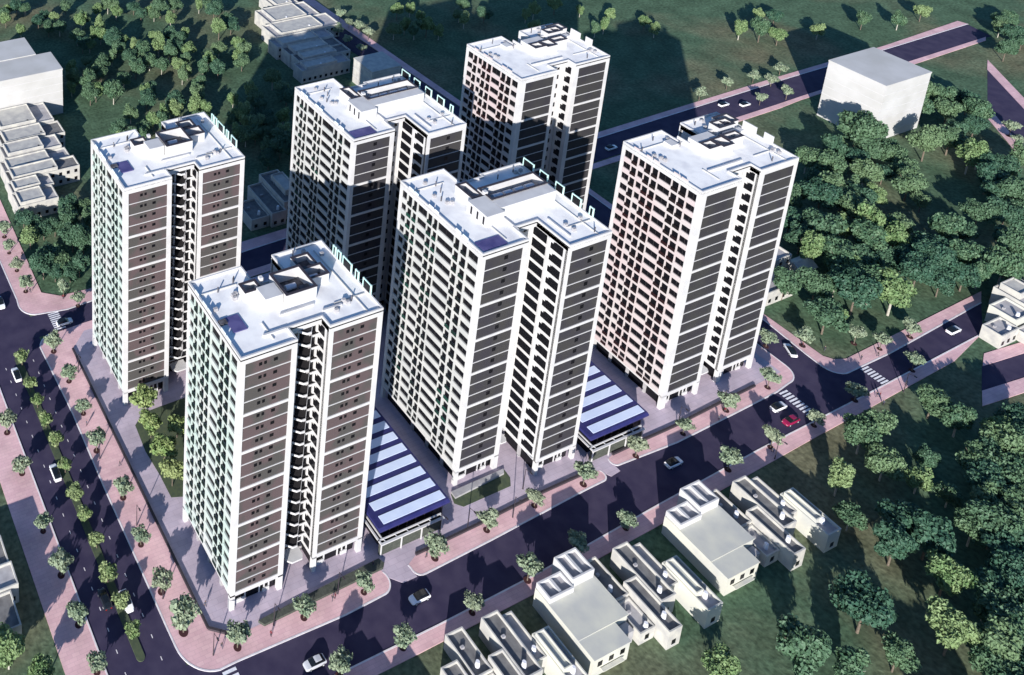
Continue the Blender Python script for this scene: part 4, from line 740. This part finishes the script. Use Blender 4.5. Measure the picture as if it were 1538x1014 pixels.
# ------------------------------------------------------------------ cars
def loft(mb, secs):            # sections: lists of points with equal count, closed rings along x
    k = len(mb.v); n = len(secs[0])
    for s in secs: mb.v += s
    for a in range(len(secs)-1):
        for i in range(n):
            j = (i+1) % n; mb.f.append((k+a*n+i, k+a*n+j, k+(a+1)*n+j, k+(a+1)*n+i)); mb.mi.append(mb.m)
    mb.f.append(tuple(k+n-1-i for i in range(n))); mb.f.append(tuple(k+(len(secs)-1)*n+i for i in range(n))); mb.mi += [mb.m]*2
def car_meshes():
    out = {}
    b = MB(); secs = []
    for x, hw, zt in ((-2.25,.70,.72),(-2.15,.84,.86),(-1.5,.90,.92),(-.6,.92,.95),(.6,.92,.94),(1.0,.92,.90),(1.8,.88,.80),(2.15,.78,.70),(2.28,.62,.58)):
        secs.append([(x,-hw*.92,.28),(x,hw*.92,.28),(x,hw,.50),(x,hw*.97,zt-.10),(x,hw*.84,zt),(x,-hw*.84,zt),(x,-hw*.97,zt-.10),(x,-hw,.50)])
    loft(b, secs); out['body'] = b
    g = MB(); secs = []
    for x, hw, z in ((-1.95,.66,.90),(-1.35,.68,1.36),(-.3,.69,1.45),(.25,.68,1.42),(1.15,.70,.88)):
        secs.append([(x,-hw-.08,.86),(x,hw+.08,.86),(x,hw,z-.02),(x,hw-.1,z),(x,-hw+.1,z),(x,-hw,z-.02)])
    loft(g, secs); out['cabin_glass'] = g
    r = MB(); secs = []
    for x, hw, z in ((-1.25,.56,1.39),(-.3,.60,1.475),(.15,.57,1.45)):
        secs.append([(x,-hw,z-.02),(x,hw,z-.02),(x,hw-.06,z+.02),(x,-hw+.06,z+.02)])
    loft(r, secs); out['car_roof'] = r
    return out
CM = {k: v for k, v in car_meshes().items()}
wheel_me = MB().tube((0,-.11,0),(0,.11,0), .33, n=14).mesh('wheel', M['tyre'])
rim_me = MB().tube((0,-.125,0),(0,.125,0), .2, n=10).mesh('rim', M['cargrey'])
hl_me = MB().box(-.05,.05,-.16,.16,-.07,.07).mesh('headlight', M['lampglass']); tl_me = MB().box(-.05,.05,-.16,.16,-.07,.07).mesh('taillight', M['redlens'])
protos = {}
def car(x, y, kind, rz, label):
    if kind not in protos:
        R = empty('parked_car'); paint = M[dict(w='carwhite', r='carred', s='cargrey', d='cardark')[kind]]
        CM['body'].build('body', paint, R); CM['cabin_glass'].build('cabin_glass', M['carglass'], R); CM['car_roof'].build('car_roof', M['carglass'] if kind in 'wd' else paint, R)
        for wx in (-1.38, 1.38):
            for wy in (-.8, .8): link('rim', rim_me, link('wheel', wheel_me, R, (wx, wy, .33)))
        for s_ in (-1, 1): link('headlight', hl_me, R, (2.2, .5*s_, .56)); link('taillight', tl_me, R, (-2.22, .55*s_, .66))
        protos[kind] = R
    else: R = copy_tree(protos[kind])
    R.location = (x, y, 0.105); R.rotation_euler = (0, 0, rz); R.scale = (1.05,)*3
    return tag(R, label, 'car', 'cars on the streets')
CARL = ['white car on the left road, upper one, left of the median', 'white car on the left road beside the median halfway down', 'black car half under the median trees near the bottom left',
 'white car beside the last median trees near the corner', 'white car driving over the crossing at the upper left corner', 'white car at the left edge of the picture on the upper junction', 'white car on the street in front of the foremost tower',
 'silver car at the bottom of the picture near the crossing', 'white car alone in the shaded middle of the street', 'white car waiting before the crossing on the right, next to the red car', 'red car before the right-hand crossing',
 'white car turning into the side road beside the right-hand tower', 'white car on the far right end of the street', 'white car on the shaded back road behind the right-hand tower', 'left one of two white cars on the lit back road', 'right one of two white cars on the lit back road']
for (x, y, kind, a), lab in zip(D['cars'], CARL):
    car(x, y, kind, math.radians(a + (180 if y < -12 or x > -20.5 and a == 90 else 0)), lab)

# ------------------------------------------------------------------ street lamps
lampR = None
LL = ['street lamp at the road corner in front of the foremost tower','street lamp left of the clipped hedge','street lamp in the middle of the pavement by the clipped hedge','street lamp in front of the first striped hall, right one','street lamp in front of the first striped hall, left one',
 'street lamp in front of the central tower, before the recess','street lamp on the plaza beside the central tower','street lamp in front of the right-hand pink tower','street lamp between the second striped hall and the pink tower','street lamp at the upper end of the left site pavement',
 'street lamp on the left site pavement near the garden trees','street lamp halfway down the left site pavement','street lamp on the left site pavement beside the foremost tower','street lamp on the far pavement opposite the right-hand crossing','street lamp on the far pavement near the right end of the street']
for (x, y), lab in zip(D['lamps'], LL):
    if lampR is None:
        lampR = empty('street_lamp'); MB().tube((0,0,0),(0,0,.5),.16,.13).tube((0,0,.5),(0,0,6.2),.11,.07).build('pole', M['pole'], lampR)
        MB().tube((0,0,6.1),(0,-1.3,6.5),.06,.05).build('arm', M['pole'], lampR)
        hd = MB().box(-.16,.16,-1.9,-1.2,6.42,6.58).build('lamp_head', M['pole'], lampR); MB().box(-.12,.12,-1.85,-1.3,6.38,6.419).build('lens', M['lampglass'], hd); o = lampR
    else: o = copy_tree(lampR)
    o.location = (x, y, .15); tag(o, 'dark slim ' + lab, 'street lamp', 'street lamps')

# ------------------------------------------------------------------ people
def body_mesh(stride, arm, mats, zc):
    J = [(0,0,.92),(0,0,1.15),(0,.01,1.38),(0,.015,1.50),(0,.0,1.57),(0,-.01,1.66),(0,.0,1.74)]
    Rr = [.135,.13,.155,.06,.065,.098,.075]
    E = [(0,1),(1,2),(2,3),(3,4),(4,5),(5,6)]
    def add(p, r, q): J.append(p); Rr.append(r); E.append((q, len(J)-1)); return len(J)-1
    for s_ in (-1, 1):
        f = stride*s_
        a = add((.10*s_,0,.86),.10,0); a = add((.105*s_,-.6*f,.48),.07,a); a = add((.11*s_,-f+.03,.09),.05,a); add((.115*s_,-f-.14,.04),.04,a)
        g = arm*s_
        b = add((.20*s_,.01,1.40),.065,2); b = add((.25*s_,.5*g+.02,1.12),.048,b); b = add((.24*s_,g-.05,.88),.036,b); add((.23*s_,g-.08,.77),.03,b)
    me = bpy.data.meshes.new('person'); me.from_pydata(J, E, []); o = bpy.data.objects.new('tmp', me); COL.objects.link(o)
    md = o.modifiers.new('skin', 'SKIN'); md.use_smooth_shade = True
    for i, r in enumerate(Rr): me.skin_vertices[0].data[i].radius = (r, r*.8 if i < 3 else r)
    me.skin_vertices[0].data[0].use_root = True
    o.modifiers.new('sub', 'SUBSURF').levels = 1
    dg = bpy.context.evaluated_depsgraph_get(); ev = o.evaluated_get(dg); nm = bpy.data.meshes.new_from_object(ev); nm.name = 'person'
    bpy.data.objects.remove(o)
    nm.materials.clear()
    for m in mats: nm.materials.append(m)
    for p in nm.polygons:
        z = p.center.z; p.material_index = 1 if z < zc else (0 if z < 1.49 else 2)
        if abs(p.center.x) > .17 and z < .86: p.material_index = 2
        if z > 1.68 or (z > 1.57 and p.center.y > .03): p.material_index = 3
        if z < .1: p.material_index = 1
    return nm
PM = [body_mesh(.22, .18, [M['cloth1'], M['cloth3'], M['skin'], M['hair']], .95), body_mesh(.0, .02, [M['cloth2'], M['cloth1'], M['skin'], M['hair']], .95), body_mesh(.16, -.14, [M['cloth3'], M['cloth1'], M['skin'], M['hair']], .90)]
PL = ['striding in dark clothes', 'standing in a maroon top', 'in a slate jacket']
def near(x, y):
    if x < -28: return 'on the left pavement beyond the road'
    if x < -5 and y > 0: return 'on the pink pavement left of the towers'
    if y > 80: return 'on the pavement at the back road'
    if y < -13 and x > 150: return 'on the far pavement beside the right-hand crossing'
    if x > 179: return 'on the pavement around the wood on the right'
    if x > 105: return 'on the pavement in front of the right-hand pink tower'
    if x > 45: return 'on the pavement in front of the central tower'
    return 'on the pavement in front of the foremost tower'
cnt = {}
for i, (x, y) in enumerate(D['people']):
    j = i % 3; o = link('person', PM[j], None, (x, y, .16)); o.rotation_euler = (0, 0, (i*2.4) % 6.28)
    o.scale = (1.0, 1.0, 1.0); lab = PL[j] + ' ' + near(x, y).replace('on the pavement', 'on pavement'); c = cnt.get(lab, 0); cnt[lab] = c+1
    lab += ('', ', farther on', ', third in line', ', last in line')[min(c, 3)]
    tag(o, 'person ' + lab, 'person', 'people on the pavements')

# ------------------------------------------------------------------ trees
def crown_mesh(name, m, lobes, n, size, flat=0.6, seed=1, droop=0.0):
    rnd = random.Random(seed); V = []; F = []
    vol = [r[0]*r[1]*r[2] for c, r in lobes]; tot = sum(vol)
    for (c, r), v in zip(lobes, vol):
        for _ in range(max(8, int(n*v/tot))):
            d = Vector((rnd.gauss(0,1), rnd.gauss(0,1), rnd.gauss(0,1))).normalized()
            q = rnd.uniform(.35, 1.0)**.5 * rnd.uniform(.86, 1.1)
            p = Vector((c[0]+d.x*r[0]*q, c[1]+d.y*r[1]*q, c[2]+d.z*r[2]*q))
            nrm = (d + Vector((rnd.gauss(0,1), rnd.gauss(0,1), rnd.gauss(0,1)))*flat + Vector((0,0,.25))).normalized()
            u = nrm.orthogonal().normalized(); u = Matrix.Rotation(rnd.uniform(0, 6.28), 3, nrm) @ u; w = nrm.cross(u)
            a = size*rnd.uniform(.6, 1.25); b_ = a*rnd.uniform(.45, .75); k = len(V)
            dz = Vector((0,0,-droop*a))
            V += [tuple(p-u*a+dz), tuple(p-w*b_), tuple(p+u*a+dz), tuple(p+w*b_+nrm*a*.15)]
            F.append((k, k+1, k+2, k+3))
    me = bpy.data.meshes.new(name); me.from_pydata(V, [], F); me.materials.append(m); me.update(); return me
def trunk_mesh(h, r, limbs, m, seed, spread):
    rnd = random.Random(seed); b = MB()
    b.tube((0,0,-.1),(0.02,0,h*.35), r*1.3, r, n=8); b.tube((0.02,0,h*.35),(rnd.uniform(-.1,.1)*spread*.3,rnd.uniform(-.1,.1)*spread*.3,h*.72), r, r*.5, n=7)
    for i in range(limbs):
        a = 6.28*i/limbs + rnd.uniform(-.4,.4); z = h*rnd.uniform(.32,.5); L = spread*rnd.uniform(.45,.8)
        b.tube((0.01,0,z),(math.cos(a)*L,math.sin(a)*L,z+h*rnd.uniform(.16,.32)), r*.5, r*.2, n=6)
    return b.mesh('trunk', m)
def lobes_round(R, z, hz, n, seed, sub=.55):
    rnd = random.Random(seed); L = [((0,0,z),(R*.62,R*.62,hz*.62))]
    for i in range(n):
        a = 6.28*i/n + rnd.uniform(-.5,.5); e = rnd.uniform(-.55,.75); q = rnd.uniform(.5,.68)
        s_ = R*sub*rnd.uniform(.62,1.1)*.75
        L.append(((math.cos(a)*R*q*math.cos(e), math.sin(a)*R*q*math.cos(e), z+hz*q*math.sin(e)*1.1), (s_, s_, s_*.85*hz/R)))
    return L
TREES = {}
def tree_proto(kind, variants):
    TREES[kind] = variants
def street_kind(kind, leaf, R, h, n, size, nv=3, bark='bark', z=.66):
    vs = []
    for v in range(nv):
        vs.append((crown_mesh('crown', M[leaf], lobes_round(R, h*z, h*.36, 6, 31*v+len(kind)), n, size, seed=v*7+3), trunk_mesh(h, .10, 4, M[bark], v+5, R)))
    TREES[kind] = vs
street_kind('street', 'leaf_street', 2.7, 5.6, 900, .36)
street_kind('median', 'leaf_median', 2.2, 4.4, 800, .34)
street_kind('garden', 'leaf_garden', 3.6, 7.4, 1300, .42)
def forest_kind(kind, leaf, specs):
    vs = []
    for v, (R, h, hz, nl, n, size, bark, droop) in enumerate(specs):
        z = h - hz
        vs.append((crown_mesh('crown', M[leaf], lobes_round(R, z, hz, nl, 17*v+len(leaf)*3, .62), n, size, .7, seed=v*13+len(leaf), droop=droop), trunk_mesh(h, .16, 5, M[bark], v+9, R), h))
    TREES[kind] = vs
# built at 10 m height, scaled to each tree
forest_kind('dark', 'leaf_dark', [(4.2,10,4.2,9,4200,.34,'bark',0),(3.6,10,4.6,8,3800,.33,'bark',0),(4.8,10,3.8,11,4600,.36,'bark',.2)])
forest_kind('mid', 'leaf_mid', [(3.6,10,4.4,8,3300,.34,'bark',0),(4.0,10,4.0,9,3400,.37,'palebark',.3),(3.0,10,4.6,7,2800,.32,'palebark',0)])
forest_kind('light', 'leaf_light', [(3.0,10,4.2,7,2700,.34,'palebark',.2),(3.6,10,3.8,8,2900,.37,'bark',.5),(2.6,10,4.6,6,2500,.32,'palebark',0)])
tri = 0
def plant(name, kind, x, y, sc, label, group, z=0.0, pit=False, v=None):
    global tri
    tri += 1
    var = TREES[kind][(tri*7 + int(x*3)) % len(TREES[kind]) if v is None else v]
    R = empty(name, (x, y, z), (tri*2.399) % 6.283); R.scale = (sc, sc, sc*(1.0 + .12*math.sin(tri*1.7)))
    link('crown', var[0], R); link('trunk', var[1], R)
    if pit: link('planting_pit', PIT, R)
    return tag(R, label, 'tree', group)
PIT = MB().tube((0,0,-.01),(0,0,.05), .75, n=14).mesh('planting_pit', M['pit'])
ORD = ['first','second','third','fourth','fifth','sixth','seventh','eighth','ninth','tenth','eleventh','twelfth']
for key, kind, sc, z, pit, base, grp in (
    ('w','street',1.0,.16,True,'small round tree on the left site pavement, %s from the upper crossing','street trees on the left site pavement'),
    ('s','street',1.0,.16,True,'small round tree on the pavement before the towers, %s from the corner','street trees in front of the towers'),
    ('b','street',1.0,.16,True,'small round tree on the far side of the street, %s from the bottom edge','street trees on the far side of the street'),
    ('l','street',1.0,.16,True,'small round tree on the left pavement beyond the road, %s from above','street trees on the left pavement'),
    ('m','median',1.0,.2,False,'pale green little tree on the median of the left road, %s from above','median trees of the left road'),
    ('nw','street',.95,.16,True,'small round tree on the pavement at the upper left corner, %s from above','street trees at the upper left corner'),
    ('e','street',1.0,.16,True,'small tree at the junction right of the pink tower, %s towards the far end','street trees at the right junction'),
    ('g','garden',1.0,.2,False,'yellow-green tree on the small lawn between the two left towers, %s from the rear','trees on the lawn between the left towers'),
    ('tl','street',1.05,.1,False,'small pale tree beside the road at the top edge, %s along the road','trees along the road at the top'),
    ('xr','street',1.1,.16,True,'small tree on the pavement of the diagonal road at the right edge, %s from above','street trees on the diagonal road'),
    ('br','street',1.05,.1,False,'small pale tree beside the lit back road, %s from the left','trees along the lit back road')):
    for i, (x, y) in enumerate(D['street'][key]):
        big = 1.35 if (key == 'w' and i == 7) else 1.0
        plant(dict(m='median_tree', g='garden_tree').get(key, 'street_tree'), kind, x, y, sc*big*(1+.1*math.sin(i*2.1+len(key))), base % ORD[i], grp, z, pit)
ZONES = dict(tlwood=('wood behind the leftmost tower', .30,.45), tltop=('tree strip at the top left edge', .3,.4), leftwood=('wood between the left road and the leftmost tower', .55,.35), rightwood=('wood to the right of the pink tower', .4,.5),
 seamwood=('right-edge wood above the pale houses', .75,.2), seamtop=('top right corner', .75,.2), botright=('wood at the bottom right', .4,.4), seambot=('lower right-edge wood', .85,.12),
 topfield=('field behind the farthest tower', .1,.3), rightfield=('open top right field', .15,.35), botleft=('bottom left corner', .2,.6), midwood=('shade just behind the leftmost tower', .7,.25), houserow=('trees beside the right house row', .3,.5))
KL = dict(dark=('dense dark green tree','dark_tree'), mid=('mid green leafy tree','leafy_tree'), light=('bright yellow-green tree','bright_tree'))
SPECIAL = {('rightwood',0):('dark','tall dark round tree in front of the large white block','giant'),('rightwood',1):('light','big bright spreading tree, the brightest of the wood to the right of the pink tower','giant')}
rr = random.Random(4)
for zn, pts in D['forest'].items():
    zl, pd, pm = ZONES[zn]
    nman = D['manual'].get(zn, 0)
    for i, (x, y, h) in enumerate(pts):
        r = rr.random(); kind = 'dark' if r < pd else ('mid' if r < pd+pm else 'light')
        if i < nman and zn not in ('rightwood',): kind = 'light' if rr.random() < .75 else 'mid'
        if zn == 'botright' and i < nman: kind = 'light' if i < 5 else ('dark' if i in (9, 10, 11, 13, 14) else 'mid')
        sz = 'big' if h > 12.5 else ('medium-sized' if h > 9.5 else 'small')
        lab = '%s %s in the %s' % (sz, KL[kind][0], zl)
        if (zn, i) in SPECIAL: kind, lab = SPECIAL[(zn, i)][:2]
        wide = 1.0
        o = plant(KL[kind][1], kind, x, y, h/10.0, lab, None, 0.0)
        if (zn, i) not in SPECIAL: o['group'] = '%s %ss in the %s' % (sz, KL[kind][0], zl)
for i, (x, y, h) in enumerate(D['off']):
    plant('dark_tree', 'dark', x, y, h/10.0, 'tall dark tree of the belt just beyond the bottom edge of the picture', 'tall dark trees just beyond the bottom edge')
